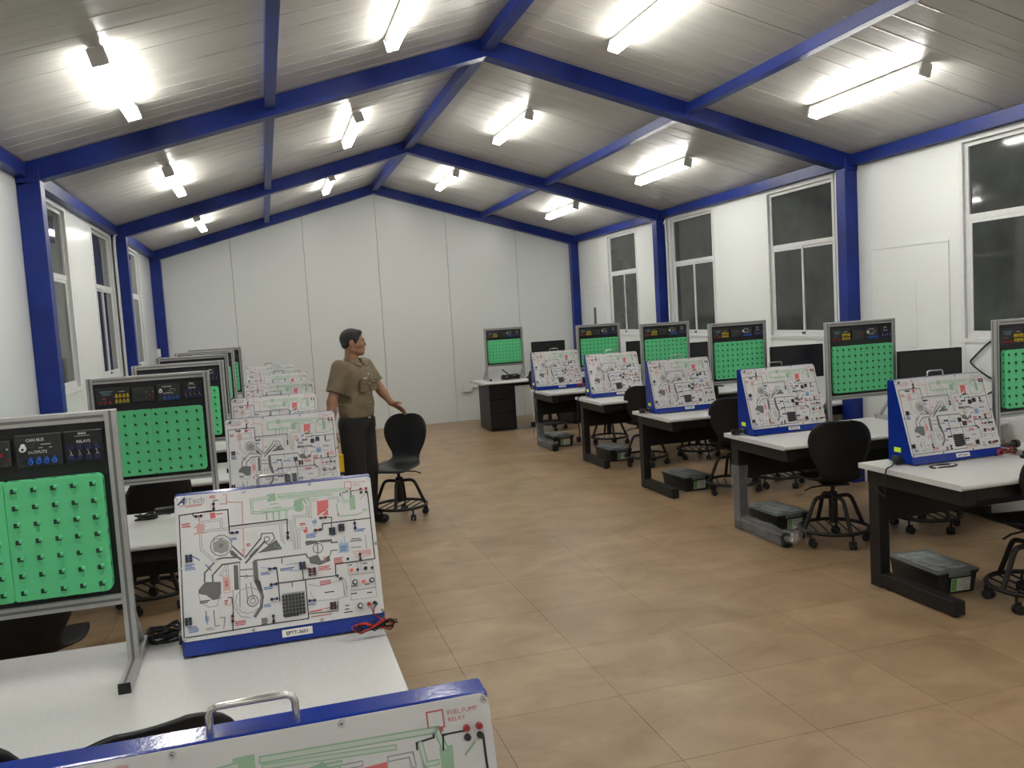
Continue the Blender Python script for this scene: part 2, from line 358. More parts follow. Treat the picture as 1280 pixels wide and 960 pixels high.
# blue steel frames
YFR = [(-1.04, 'added behind viewpoint for light'), (2.84, 'just above the viewpoint'), (6.72, 'nearest in view'), (10.60, 'middle one in view'), (13.92, 'against the far wall')]
tn = 0
for (Y, lab) in YFR:
    tn += 1; r = empty('trim_%d' % tn, (XM, Y, 0), kind='structure', label='blue steel portal frame of columns and rafters, '+lab)
    dy = 0.13 if Y < 13 else 0.12; hw = (5.105+1.412)/2
    for s in (-1, 1):
        xi = s*hw; xo = (XR-XM-0.002) if s > 0 else (XL-XM+0.002)
        MB().box(min(xi, xo), max(xi, xo), 0, dy, 0, HE+0.06, 'blue', 0.004).build('column', r)
        rb = MB(); xx = xo
        rb.prism([(0, HA), (0, HA+DT-0.003), (xx, HA+DT-KS*abs(xx)-0.003), (xx, HA-KS*abs(xx)), (xi, HE)], 0, dy, 'y', 'blue'); rb.build('rafter', r)
        MB().box(min(xi, xo)-0.0, max(xi, xo), -0.012, 0, HE-0.02, HE+0.10, 'blue', 0.003).build('knee_plate', r)
for nm, x, wd, hh in (('ridge', XM, 0.10, 0.11), ('purlin left', 0.17, 0.075, 0.10), ('purlin right', 3.59, 0.075, 0.10)):
    tn += 1; r = empty('trim_%d' % tn, (x, 5, roofz(x)), kind='structure', label={'ridge': 'blue steel ridge beam along the roof apex', 'purlin left': 'blue steel purlin halfway down the left slope', 'purlin right': 'blue steel purlin halfway down the right slope'}[nm])
    ys = [YB]+[q[0] for q in YFR]
    ends = [q[0] for q in YFR]
    for a, b in zip([YB]+[q[0]+0.131 for q in YFR[:-1]], [q[0]-0.001 for q in YFR]):
        bmx = MB(); z1 = -0.008-(KS*wd/2 if nm != 'ridge' else KS*wd/2); bmx.box(-wd/2, wd/2, a-5, b-5, -hh, z1, 'blue', 0.003); bmx.build('beam_length', r)
for s, X in ((-1, XL), (1, XR)):
    tn += 1; r = empty('trim_%d' % tn, (X, 5, 2.9), kind='structure', label='blue steel eaves beam along the top of the %s wall' % ('left' if s < 0 else 'right'))
    for a, b in zip([YB]+[q[0]+0.131 for q in YFR[:-1]], [q[0]-0.001 for q in YFR]):
        bb = MB(); x0, x1 = (0.002, 0.075) if s < 0 else (-0.075, -0.002); bb.prism([(x0, -0.02), (x1, -0.02), (x1, roofz(X+x1)-2.9-0.012), (x0, roofz(X+x0)-2.9-0.012)], a-5, b-5, 'y', 'blue'); bb.build('beam_length', r)

# sealed hatches on the right wall (taped rectangles)
def hatch(y0, y1, z0, z1, label, n):
    global tn; tn += 1
    r = empty('trim_%d' % tn, (XR, (y0+y1)/2, z0), kind='structure', label=label)
    W = y1-y0; H = z1-z0
    MB().box(-0.006, -0.0005, -W/2, W/2, 0, H, 'wallside', 0.002).build('cover_panel', r)
    e = MB(); t = 0.012
    for q in ((-W/2-t, -W/2, -t, H+t), (W/2, W/2+t, -t, H+t), (-W/2+.0002, W/2-.0002, H, H+t), (-W/2+.0002, W/2-.0002, -t, 0)): e.box(-0.010, -0.0005, *q, 'wallside', 0.0015)
    e.build('edge_strip', r); return r
r = hatch(5.66, 6.56, 0.9, 2.11, 'white blanked opening with cover strips between near window and blue column', 1)
MB().box(-0.0105, -0.0062, -0.10, 0.10, 0.36, 0.90, 'wallside', 0.0015).build('blank_plate', r)
r = hatch(12.80, 13.75, 0.9, 2.08, 'white blanked opening between farthest right window and end column', 2)
MB().box(-0.0105, -0.0062, -0.05, 0.05, 0.56, 0.86, 'alud', 0.0015).build('vent_slot', r)

# ---------------------------------------------------------------- fluorescent battens
def light_proto():
    r = empty('ceiling_light'); L = 1.22
    MB().prism([(-0.034, 0), (0.034, 0), (0.032, -0.036), (0.014, -0.056), (-0.014, -0.056), (-0.032, -0.036)], -L/2, L/2, 'y', 'housing').build('housing', r)
    for s in (-1, 1): MB().cyl((s*0.027, -0.585, -0.074), (s*0.027, 0.585, -0.074), 0.0155, 'tube', n=12).build('tube', r)
    for s in (-1, 1): MB().box(-0.043, 0.043, s*0.60-0.012, s*0.60+0.012, -0.092, -0.002, 'housing', 0.004).build('lamp_holder', r)
    return r
rows = [(-0.70, 'left outer'), (0.97, 'left inner'), (2.63, 'right inner'), (4.30, 'right outer')]
bays = [(5.40, 'nearest row in view'), (8.70, 'middle row'), (12.0, 'far row'), (2.0, 'added above viewpoint for light'), (-1.3, 'added behind viewpoint for light')]  # last two rows are out of view, added at the same spacing for illumination
lp = light_proto(); first = True
for (by, bl) in bays:
    for (lx, ll) in rows:
        o = lp if first else copy_tree(lp); first = False
        s = 1 if lx > XM else -1
        o.location = (lx, by, roofz(lx)-0.014); o.rotation_euler = (0, s*math.atan(KS), 0)
        o['label'] = 'lit fluorescent batten on the %s line of the roof, %s' % (ll, bl)
        o['category'] = 'ceiling light'; o['group'] = 'fluorescent battens on the roof'
import json
DIAG = r'''{"lines":[["K",2,[[118,57],[13,61],[7,442],[275,438],[278,411]]],["K",2,[[152,441],[156,386]]],["K",2,[[56,68],[55,59],[162,59],[162,136],[173,136]]],["K",2,[[162,114],[345,114],[341,180]]],["K",2,[[275,438],[386,439],[386,316]]],["K",1.5,[[386,424],[480,428],[483,398]]],["D",3,[[233,233],[395,234]]],["K",1.5,[[318,236],[317,253]]],["K",2,[[299,264],[301,314],[301,371]]],["K",2,[[304,315],[484,316],[486,279],[616,278],[615,56]]],["K",2,[[380,267],[380,315]]],["K",2,[[445,161],[455,161],[457,142],[617,142]]],["K",1.5,[[485,146],[486,186]]],["K",1.5,[[562,140],[562,172]]],["K",1.5,[[558,63],[560,44],[590,44]]],["K",1.5,[[120,27],[120,57]]],["K",1.5,[[120,25],[134,25]]],["K",1.5,[[516,148],[518,169]]],["K",1.5,[[344,315],[343,333]]],["K",1.5,[[144,338],[156,339],[157,389]]],["K",1.5,[[380,267],[412,294]]],["K",1.5,[[449,119],[488,124],[486,144]]],["G",4,[[73,127],[73,178],[112,221],[119,217]]],["G",4,[[73,90],[139,89],[138,120]]],["G",4,[[83,120],[165,121],[354,122],[360,210]]],["G",4,[[367,211],[368,108],[411,109],[411,79]]],["G",4,[[420,115],[423,60],[447,60]]],["G",4,[[485,61],[514,61],[516,75]]],["G",4,[[375,212],[380,150],[399,150]]],["G",4,[[322,123],[323,178]]],["G",4,[[127,265],[147,238]]],["G",4,[[147,238],[148,268]]],["D",3,[[77,278],[79,252],[119,214],[137,212],[179,216]]],["D",3,[[102,285],[102,262],[133,233],[187,232]]],["P2",2,[[56,315],[62,342],[85,359],[109,359],[123,325]]],["D",1.5,[[75,370],[77,410]]],["D",1.5,[[99,371],[100,420],[114,419]]],["D",1.5,[[116,396],[131,397],[125,431]]],["D",4,[[160,193],[191,224]]],["D",3,[[167,177],[199,215]]],["D",4,[[206,236],[268,177]]],["D",3,[[204,221],[257,165]]],["D",2,[[257,165],[261,150],[295,152],[301,171],[280,189],[268,177]]],["G",2,[[110,169],[114,150],[141,149],[159,166],[154,189],[132,196],[112,186],[110,169]]],["D",2,[[186,257],[225,259]]],["D",2,[[186,277],[225,281]]],["G",2,[[187,232],[178,372]]],["G",2,[[227,236],[226,299]]],["G",2,[[201,303],[203,356]]],["G",2,[[216,301],[220,352]]],["D",8,[[174,245],[172,312]]],["D",8,[[234,240],[235,301],[244,329]]],["D",6,[[241,302],[248,350],[242,382],[222,407]]],["G",1.5,[[160,317],[160,370],[179,402],[208,410]]],["D",3,[[398,198],[480,198]]],["D",3,[[480,198],[480,207],[499,208]]],["D",3,[[395,234],[400,246]]],["D",2,[[473,246],[477,233],[496,234]]],["D",2,[[434,200],[434,237]]],["D",2,[[542,211],[579,212]]],["D",2,[[547,204],[576,206]]],["G",1.5,[[593,197],[592,242]]],["D",1.5,[[542,231],[574,234]]],["N",5,[[269,82],[237,79],[236,38],[291,34]]],["N",5,[[323,32],[552,36],[560,60]]],["N",4,[[325,41],[493,48]]],["N",4,[[269,76],[363,79]]],["N",3,[[281,83],[281,107]]],["N",3,[[303,85],[302,108]]],["N",3,[[322,85],[321,108]]],["N",4,[[344,86],[343,109]]],["N",2,[[509,81],[509,123],[570,126],[590,120]]],["N",3,[[411,69],[397,50]]],["N",2,[[324,178],[331,192]]],["N",4,[[528,49],[532,77],[548,77]]],["N",2,[[588,74],[602,61]]],["P",3,[[151,9],[162,10],[159,40],[140,39]]],["P",3,[[160,35],[208,41],[202,202]]],["P",3,[[57,105],[90,105]]],["P",3,[[55,125],[91,125]]],["P",4,[[73,77],[71,144]]],["P",2,[[133,269],[151,270],[153,322],[133,323],[133,269]]],["P",2,[[144,338],[156,339],[151,362],[133,361]]],["P",3,[[198,208],[205,215]]],["P",2,[[547,246],[605,247],[604,264],[548,265]]],["R",1.5,[[390,418],[462,414]]],["R",2,[[513,113],[512,120]]],["P",2,[[548,249],[571,266]]],["P2",2,[[397,332],[424,342],[491,334],[505,326],[518,359],[506,386],[486,391],[408,387],[398,358]]],["G",4,[[508,333],[512,385]]],["R",1.5,[[34,37],[81,36]]],["B",2,[[42,193],[56,201],[66,210]]],["B",2,[[83,226],[99,247]]],["B",2,[[75,383],[77,404]]],["B2",2,[[512,203],[512,238]]],["B2",2,[[499,243],[534,244]]],["B2",2,[[250,257],[274,263]]],["B2",2,[[330,260],[374,260]]],["B2",2,[[341,282],[379,281]]],["B2",3,[[435,124],[431,144]]],["B2",2,[[523,191],[523,212]]]],"polys":[["D",[[57,302],[78,280],[126,286],[123,338],[98,339],[79,321],[57,314]]],["G",[[113,160],[135,149],[155,165],[154,192],[132,198],[112,183]]],["R2",[[445,66],[482,64],[481,92],[443,115]]],["R2",[[479,95],[479,116],[455,115]]],["D",[[398,191],[433,194],[435,203],[398,207]]],["D",[[442,194],[481,196],[480,204],[445,203]]],["D",[[402,246],[432,240],[443,263],[470,246],[471,266],[436,275],[406,266]]],["D",[[244,211],[306,175],[322,208]]],["N",[[295,194],[308,179],[316,204]]],["N",[[287,24],[314,23],[315,48],[287,50]]],["N",[[371,54],[397,50],[397,88],[374,90]]],["N",[[553,59],[571,59],[570,107],[552,108]]],["N",[[269,76],[352,76],[353,84],[270,85]]],["R2",[[106,64],[122,64],[123,82],[107,83]]],["R2",[[394,146],[407,146],[407,165],[394,165]]],["P",[[63,96],[87,96],[87,126],[63,126]]],["B2",[[88,230],[97,230],[99,245],[90,245]]],["B2",[[503,212],[535,212],[536,241],[502,242]]],["B2",[[70,386],[83,386],[84,401],[70,401]]],["P",[[565,245],[602,246],[604,261],[565,259]]],["P",[[447,249],[460,250],[460,268],[448,269]]],["G",[[311,349],[381,350],[379,419],[311,422]]],["D",[[166,190],[183,209],[176,219],[159,203]]],["G",[[504,339],[516,338],[516,379],[504,382]]],["P",[[134,273],[151,273],[151,315],[135,316]]],["P",[[196,191],[207,191],[204,214],[198,215]]],["D",[[216,217],[242,194],[248,202],[222,225]]]],"circ":[["G",134,172,34,3],["G",134,172,16,2],["D",134,172,5,2],["D",276,170,9,2],["G",206,355,42,1.5],["G",218,359,18,3],["G",218,359,9,2],["D",435,220,17,2],["G",204,280,5,1.5],["N",385,76,17,2]],"text":[["R",109,10,26,2],["R",20,90,34,3],["R",125,70,30,1],["R",422,91,1,1],["R",212,178,18,2],["R",385,133,22,2],["R",483,260,40,4],["R",431,281,50,3],["R",432,328,50,3],["R",393,419,55,1],["R",395,435,90,1],["R",161,416,45,3],["R",139,286,10,4],["R",453,100,24,1],["R",134,346,12,3],["B",22,220,38,4],["B",22,412,38,4],["B",165,153,24,2],["B",249,276,36,2],["B",256,323,36,2],["B",252,377,32,2],["B",311,271,60,2],["B",401,171,48,3],["B",388,396,38,1],["B",507,223,30,4],["B",559,175,50,2],["B",425,130,20,2],["N",390,52,45,2],["N",296,58,40,1],["N",304,71,40,1],["K",60,338,36,2],["K",241,419,24,4],["K",312,418,60,2],["K",444,365,40,1],["K",505,416,24,1],["K",504,427,22,1],["K",500,437,34,1],["G",75,423,30,2],["K",529,381,22,1],["K",580,385,22,1],["K",531,357,30,1],["K",576,357,22,1],["K",530,288,12,1],["K",575,289,20,1],["N",594,110,16,2]],"socks":[["h",71,70,"R"],["h",178,136,"B"],["v",343,165,"R"],["v",119,44,"R"],["q",34,200,"B"],["q",22,394,"B"],["h",285,266,"B"],["h",286,316,"B"],["h",285,362,"B"],["q",381,269,"B"],["Q",410,293,"R"],["h",460,122,"R"],["h",440,160,"R"],["q",486,170,"B"],["q",517,162,"B"],["v",562,161,"B"],["h",602,45,"R"],["d",494,322,"R"],["h",402,384,"B"],["q",467,410,"R"],["v",154,404,"R"],["v",277,423,"K"],["s",528,267,"K"],["v",569,265,"R"],["s",556,306,"K"],["s",604,306,"K"]],"knobs":[[543,345],[599,346],[553,422]],"leds":[[536,305],[571,347]],"misc":{"boxes":[[[526,281],[558,321]],[[568,282],[608,322]],[[531,321],[610,372]],[[526,370],[609,401]]],"grid":[[312,359],[374,417]],"jackR":[581,421],"jackK":[600,420],"blk":[582,305],"logo":[9,27],"fuel":[575,30],"symb":[154,9]}}'''
# ---------------------------------------------------------------- desks
def desk(x0, x1, front, aisle, label, wrap=None):
    """table along x from x0 to x1; depth .8 from front; aisle end 'L' or 'R' """
    W = x1-x0; r = empty('desk', ((x0+x1)/2, front+0.4, 0), label=label, category='desk', group='grey topped lab desks')
    Z = 0.74
    # worktop with a rolled front edge
    prof = [(0.4, Z), (0.4, Z-0.03), (-0.37, Z-0.03)]+[(-0.385+0.0-0.015*math.sin(a), Z-0.015-0.015*math.cos(a)) for a in (0.3, 0.9, 1.57, 2.2, 2.8)]+[(-0.375, Z)]
    MB().prism(prof, -W/2, W/2, 'x', 'top').build('table_top', r)
    for s in (-1, 1):
        x = s*(W/2-0.085)
        def bx(y0, y1, z0, z1, hw=0.035): return MB().box(x-hw, x+hw, y0, y1, z0, z1, 'black', 0.004)
        bx(-0.36, 0.38, 0.62, 0.708, 0.04).build('support_arm', r)
        bx(0.29, 0.38, 0.0, 0.62).build('leg_post', r)
        bx(-0.28, 0.29, 0.012, 0.09).build('leg_foot', r)
        for yy in (-0.25, 0.25): MB().cyl((x, yy, 0), (x, yy, 0.013), 0.02, 'rubber').build('levelling_pad', r)
    MB().box(-W/2+0.13, W/2-0.13, -0.355, -0.335, 0.64, 0.708, 'black', 0.002).build('front_rail', r)
    MB().box(-W/2+0.12, W/2-0.12, 0.30, 0.32, 0.40, 0.708, 'black', 0.002).build('modesty_panel', r)
    return r
def wrap_sleeve(name, path, hw, hh, parent_label, loc):
    """crumpled clear plastic film around a bar: path of centres, half sizes"""
    rnd = random.Random(len(path)*13+5); n = 14; mb = MB(); vs = []
    P = [Vector(p) for p in path]; prev = Vector((1, 0, 0))
    for i, p in enumerate(P):
        d = (P[min(i+1, len(P)-1)]-P[max(i-1, 0)]).normalized(); a = Vector((1, 0, 0)); b = d.cross(a).normalized()
        for k in range(n):
            t = 2*PI*k/n; c, s = math.cos(t), math.sin(t); q = max(abs(c), abs(s))
            j = rnd.uniform(1.0, 1.28)
            vs.append(p+a*(c/q*hw*j)+b*(s/q*hh*j))
    fs = [(i*n+k, i*n+(k+1) % n, (i+1)*n+(k+1) % n, (i+1)*n+k) for i in range(len(P)-1) for k in range(n)]
    mb.add(vs, fs, 'wrap'); return mb

ORD = ['nearest', 'second', 'third', 'fourth', 'fifth', 'sixth', 'seventh', 'eighth']
RF = [3.53, 5.06, 6.84, 8.54, 9.97]; RX = [3.33, 3.31, 3.34, 3.38, 3.28]
LF = [0.46, 2.25, 4.45, 6.12, 7.72, 9.38, 10.52, 11.66]
for k, f in enumerate(RF):
    d = desk(RX[k], 5.20 if k else 5.10, f, 'L', 'grey topped black steel desk, %s of the right hand row by the aisle' % ORD[k])
    if k in (1, 4):      # still in its delivery film
        x = RX[k]+0.085; cx, cy = d.location.x, d.location.y
        zt = 0.50 if k == 1 else 0.3
        pts = [(x-cx, 0.335, zt-0.06*i) for i in range(int(zt/0.06))]
        wrap_sleeve('w', pts, 0.040, 0.052, '', None).build('plastic_wrap', d, label='clear plastic film still wrapped round the post')
        pts = [(x-cx, 0.34-0.055*i, 0.052) for i in range(12)]
        wrap_sleeve('w', pts, 0.042, 0.048, '', None).build('plastic_wrap', d, label='clear plastic film still wrapped round the foot')
        if k == 1:
            tm_ = MB(); rnd = random.Random(3); cx0 = x-cx; vs = []; 
            for i in range(5):
                for j in range(7): vs.append((cx0-0.06+0.026*j+rnd.uniform(-.015, .015), -0.25-0.035*i, 0.015+abs(rnd.gauss(0, .045))*(1+0.3*i)))
            tm_.add(vs, [(i*7+j, i*7+j+1, i*7+j+8, i*7+j+7) for i in range(4) for j in range(6)], 'wrap'); tm_.build('torn_wrap', d, label='torn loose end of plastic film')
for k, f in enumerate(LF):
    desk(-1.50, 0.30 if k < 6 else 0.36, f, 'R', 'grey topped black steel desk, %s of the left hand row counted from the viewpoint' % ORD[k])
# instructor's desk by the end wall, standing on two black cabinets
d = empty('desk', (3.98, 12.72, 0), label='grey topped desk on two black cabinets near the far wall', category='desk')
MB().prism([(0.4, .74), (0.4, .705), (-0.38, .705), (-0.4, .722), (-0.385, .74)], -0.96, 0.96, 'x', 'top').build('table_top', d)
for cx in (-0.64, 0.66):
    MB().box(cx-0.20, cx+0.20, -0.32, 0.34, 0.012, 0.705, 'black', 0.004).build('cabinet_body', d)
    for q in range(3):
        dr = MB().box(cx-0.19, cx+0.19, -0.338, -0.3205, 0.05+q*0.215, 0.255+q*0.215, 'black', 0.002).build('drawer', d)
        MB().cyl((cx-0.04, -0.345, 0.16+q*0.215), (cx+0.04, -0.345, 0.16+q*0.215), 0.004, 'black', n=8).build('drawer_pull', dr)
MB().box(-0.44, 0.46, -0.30, -0.28, 0.66, 0.705, 'black', 0.002).build('front_rail', d)

# ---------------------------------------------------------------- engine training consoles
DG = json.loads(DIAG)
CW, CL = 0.63, 0.455
YT, ZT_, Y0 = 0.045, 0.485, -0.11        # top front edge, its height, bottom front edge
def console_proto():
    r = empty('training_console')
    def Yat(z): return Y0+(YT-Y0)*z/ZT_
    hb = MB()
    hb.prism([(0.10, 0.006), (0.10, ZT_-0.005), (0.09, ZT_), (YT, ZT_), (Y0, 0.006)], -CW/2, CW/2, 'x', 'bluebox')
    bm = None
    h = hb.build('housing', r)
    md = h.modifiers.new('bevel', 'BEVEL'); md.width = 0.004; md.segments = 2; md.limit_method = 'ANGLE'
    for s in (-1, 1):
        for yy in (-0.09, 0.08): MB().cyl((s*0.28, yy, 0), (s*0.28, yy, 0.007), 0.012, 'rubber', n=8).build('rubber_foot', r)
    # face plane frame: origin at top left of the white panel, x right, y up the slope, z out of the face
    tilt = math.atan2(YT-Y0, ZT_)         # lean back
    ux = Vector((1, 0, 0)); uy = Vector((0, math.sin(tilt), math.cos(tilt))); uz = ux.cross(uy)
    top = Vector((-CW/2, YT, ZT_))-uy*0.002+uz*0.0005
    Fm = Matrix(((ux.x, uy.x, uz.x, top.x), (ux.y, uy.y, uz.y, top.y), (ux.z, uy.z, uz.z, top.z), (0, 0, 0, 1)))
    def place(mb, name, parent=r, **k):
        mb.v = [tuple(Fm @ Vector(p)) for p in mb.v]; return mb.build(name, parent, **k)
    PT = 0.006
    # rounded corner panel
    rr = 0.012; pr = []
    for (cx, cy, a0) in ((CW-rr-.001, -rr, 0), (rr+.001, -rr, PI/2), (rr+.001, -CL+rr, PI), (CW-rr-.001, -CL+rr, 1.5*PI)):
        for q in range(5): a = a0+q*PI/8; pr.append((cx+rr*math.cos(a), cy+rr*math.sin(a)))
    place(MB().prism(pr, 0, PT, 'z', 'whitep'), 'face_panel')
    mb = MB(); z = PT+0.0004
    def seg(c, wd, pts, zz=z):
        wd = wd*0.00085
        for (a, b) in zip(pts, pts[1:]):
            A = Vector((a[0]/1000, -a[1]/1000)); B = Vector((b[0]/1000, -b[1]/1000)); dd = (B-A)
            if dd.length < 1e-5: continue
            dd.normalize(); nn = Vector((-dd.y, dd.x))*wd; A = A-dd*wd*0.8; B = B+dd*wd*0.8
            mb.add([(A.x+nn.x, A.y+nn.y, zz), (A.x-nn.x, A.y-nn.y, zz), (B.x-nn.x, B.y-nn.y, zz), (B.x+nn.x, B.y+nn.y, zz)], [(0, 1, 2, 3)], c)
    for (c, pts) in DG['polys']: mb.add([(x/1000, -y/1000, z-0.0002) for x, y in pts], [tuple(range(len(pts)))[::-1]], c)
    for (c, wd, pts) in DG['lines']:
        if c in 'NG' and wd >= 4:          # pipes: outlined, with a faint fill
            seg(c, wd*1.15, pts, z); seg({'N': 'N2', 'G': 'whitep'}[c], wd*0.62, pts, z+0.00015)
        else: seg(c, wd*(0.8 if c in 'PR' else 1), pts, z+(0.0003 if c == 'K' else 0))
    for (c, x, y, rad, wd) in DG['circ']:
        rad *= 0.92; n = 26; pts = []
        teeth = rad > 18 and c == 'G'
        for q in range(n+1):
            a = 2*PI*q/n; R = rad*(1.07 if teeth and q % 2 else 1.0); pts.append((x+R*math.cos(a), y+R*math.sin(a)))
        seg(c, wd*0.8, pts, z+0.0001)
    rnd = random.Random(4)
    for (c, x, y, wd, rows_) in DG['text']:
        wd *= 0.78                     # too small to read in the photograph: broken rows of short strokes
        for q in range(rows_):
            xx = x; y2 = y+q*5.2; slope = 0
            end = x+wd*rnd.uniform(0.75, 1.0)
            while xx < end:
                l = rnd.uniform(2.5, 6.5); seg(c, 1.9, [(xx, y2), (min(xx+l, end), y2)], z+0.0001); xx += l+2.6
    for (a, b) in DG['misc']['boxes']: seg('G', 1.0, [a, (b[0], a[1]), b, (a[0], b[1]), a])
    lx, ly = DG['misc']['logo']
    text_into(mb, 'A', 0.031, (lx+1)/1000, -(ly)/1000, z, 'logo', shear=0.55, bold=0.0012)
    mb.add([((lx+27)/1000, -(ly-1)/1000, z), ((lx+29)/1000, -(ly-1)/1000, z), ((lx+29)/1000, -(ly-20)/1000, z), ((lx+27)/1000, -(ly-20)/1000, z)], [(0, 1, 2, 3)], 'logo')
    text_into(mb, 'Tech', 0.026, (lx+31)/1000, -(ly)/1000, z, 'G', bold=0.0003)
    seg('R', 1.2, [(lx+5, ly+5), (lx+80, ly+5)])
    fx, fy = DG['misc']['fuel']
    text_into(mb, 'FUEL PUMP', 0.0085, (fx-6)/1000, -(fy-10)/1000, z, 'R'); text_into(mb, 'RELAY', 0.0085, (fx-6)/1000, -(fy-1)/1000, z, 'R')
    seg('R', 1.2, [(fx-34, fy+4), (fx-34, fy-18), (fx-12, fy-18), (fx-12, fy+4), (fx-34, fy+4)]); seg('R', 3, [(fx-30, fy+7), (fx-16, fy+7)])
    seg('K', 1.6, [(fx-28, fy+9), (fx-28, fy+15), (fx-52, fy+18), (fx-52, fy+26)]); seg('K', 1.6, [(fx-18, fy+9), (fx-18, fy+15), (fx-8, fy+14)])
    place(mb, 'printed_diagram')
    # banana sockets in their groups
    def cap(mbx, x, y, mat, rr=0.0052, hh=0.008): mbx.cyl((x/1000, -y/1000, PT), (x/1000, -y/1000, PT+hh), rr, mat, r1=rr*0.8, n=8)
    DG['socks'] = [([('F' if (k_ == 'h' and x_ > 560 and y_ < 60) else k_), x_, y_, c_]) for k_, x_, y_, c_ in DG['socks']]
    offs = {'F': [(-9, -4), (9, -4), (-9, 8), (9, 8)], 'h': [(-8, 0), (8, 0)], 'v': [(0, -8), (0, 8)], 'q': [(-6, -8), (6, -8), (-6, 0), (6, 0), (-6, 8), (6, 8)], 'Q': [(-8, -9), (8, -9), (-8, 0), (8, 0), (-8, 9), (8, 9)], 'd': [(-5, -5), (5, 5)], 's': [(0, 0)]}
    for (kind, x, y, c) in DG['socks']:
        sb = MB()
        for (dx, dy) in offs[kind]: cap(sb, x+dx, y+dy, 'redcap' if (kind == 'F' and dy < 0) else 'K')
        if kind in 'hqQ':
            for (dx, dy) in offs[kind][::2]: sb.box((x-6)/1000, (x+6)/1000, -(y+dy+2.4)/1000, -(y+dy-2.4)/1000, PT, PT+0.003, {'R': 'redcap', 'B': 'bluecap', 'K': 'K'}[c])
        if kind == 'v': sb.box((x-2.2)/1000, (x+2.2)/1000, -(y+7)/1000, -(y-7)/1000, PT, PT+0.003, {'R': 'redcap', 'B': 'bluecap', 'K': 'K'}[c])
        place(sb, 'socket_group')
    (ax, ay), (bx_, by_) = DG['misc']['grid']
    gb = MB()
    for q in range(7):
        for p in range(6):
            x = ax+(bx_-ax)*q/6; y = ay+(by_-ay)*p/5; gb.box((x-3.6)/1000, (x+3.6)/1000, -(y+4.4)/1000, -(y-4.4)/1000, PT, PT+0.005, 'K')
    place(gb, 'contact_block', kind='stuff')
    for (x, y) in DG['knobs']:
        kb = MB().cyl((x/1000, -y/1000, PT), (x/1000, -y/1000, PT+0.013), 0.0092, 'K', r1=0.0082, n=16); kb.cyl((x/1000, -y/1000, PT+0.013), (x/1000, -y/1000, PT+0.0136), 0.005, 'wt', n=12)
        place(kb, 'knob')
    for (x, y) in DG['leds']: place(MB().cyl((x/1000, -y/1000, PT), (x/1000, -y/1000, PT+0.006), 0.0058, 'led', n=12), 'indicator_lamp')
    for (nm, mt) in (('jackR', 'redcap'), ('jackK', 'K'), ('blk', 'K')):
        x, y = DG['misc'][nm]; place(MB().cyl((x/1000, -y/1000, PT), (x/1000, -y/1000, PT+0.012), 0.0062, mt, n=12), 'test_jack')
    for (x, y) in ((8, 8), (CW*1000-8, 8), (8, CL*1000-8), (CW*1000-8, CL*1000-8), (215, 6), (427, 6), (215, CL*1000-6), (427, CL*1000-6), (6, 228), (CW*1000-6, 228)):
        place(MB().cyl((x/1000, -y/1000, PT), (x/1000, -y/1000, PT+0.0015), 0.0056, 'chrome', n=14).cyl((x/1000, -y/1000, PT+0.0015), (x/1000, -y/1000, PT+0.004), 0.0036, 'chrome', r1=0.0028, n=12).cyl((x/1000, -y/1000, PT+0.004), (x/1000, -y/1000, PT+0.0042), 0.0014, 'K', n=6), 'screw')
    hy = (YT+0.09)/2
    place_pts = [(-0.055, hy, ZT_-0.003), (-0.055, hy, ZT_+0.022), (-0.052, hy, ZT_+0.030), (-0.044, hy, ZT_+0.034), (0.044, hy, ZT_+0.034), (0.052, hy, ZT_+0.030), (0.055, hy, ZT_+0.022), (0.055, hy, ZT_-0.003)]
    MB().tube(place_pts, 0.005, 'chrome', n=10).build('carrying_handle', r)
    # name plate on the blue strip under the panel
    nb = MB(); y0 = -(CL+0.008); nb.box(0.30, 0.395, y0-0.023, y0, 0.0015, 0.0045, 'whitecap')
    pl = place(nb, 'name_plate')
    tb = MB(); text_into(tb, 'EPTT-3601', 0.0155, 0.3475, y0-0.0175, 0.0050, 'K', align='CENTER', bold=0.0004)
    place(tb, 'name_plate_text', pl)
    st = MB().box(-CW/2-0.0012, -CW/2, -0.005, 0.05, 0.066, 0.094, 'sticker'); so = st.build('warning_sticker', r)
    sk = MB().box(-CW/2-0.02, -CW/2+0.001, -0.01, 0.05, 0.014, 0.045, 'K', 0.002).build('power_inlet', r, label='black mains inlet on the side')
    return r
import json as _j
# positions: x of the left edge, y of the top front edge (measured in the room)
CONS = [('R', 0, 3.497, 4.216), ('R', 1, 3.383, 5.713), ('R', 2, 3.406, 7.40), ('R', 3, 3.475, 9.19), ('R', 4, 3.278, 10.62),
        ('L', 0, -0.370, 1.145), ('L', 1, -0.322, 2.948), ('L', 2, -0.263, 5.30), ('L', 3, -0.283, 6.874), ('L', 4, -0.220, 8.446), ('L', 5, -0.200, 10.07), ('L', 6, -0.216, 11.22), ('L', 7, -0.288, 12.37)]
cp = console_proto(); first = True
cl_l = {('L', 0): 'blue and white engine training console at bottom edge, only its top in view',
        ('L', 1): 'engine training console with red test leads, on the near left desk by the aisle',
        ('R', 0): 'blue sided engine training console on the nearest desk of the right hand row'}
KIND2 = {}
for (sd, k, x, y) in CONS:
    o = cp if first else copy_tree(cp); first = False
    o.location = (x+CW/2, y-YT, 0.7402)
    o['label'] = cl_l.get((sd, k), 'blue and white engine training console, %s in the %s row from the viewpoint' % (ORD[k], 'right' if sd == 'R' else 'left'))
    o['category'] = 'training console'; o['group'] = 'engine training consoles on the desks'

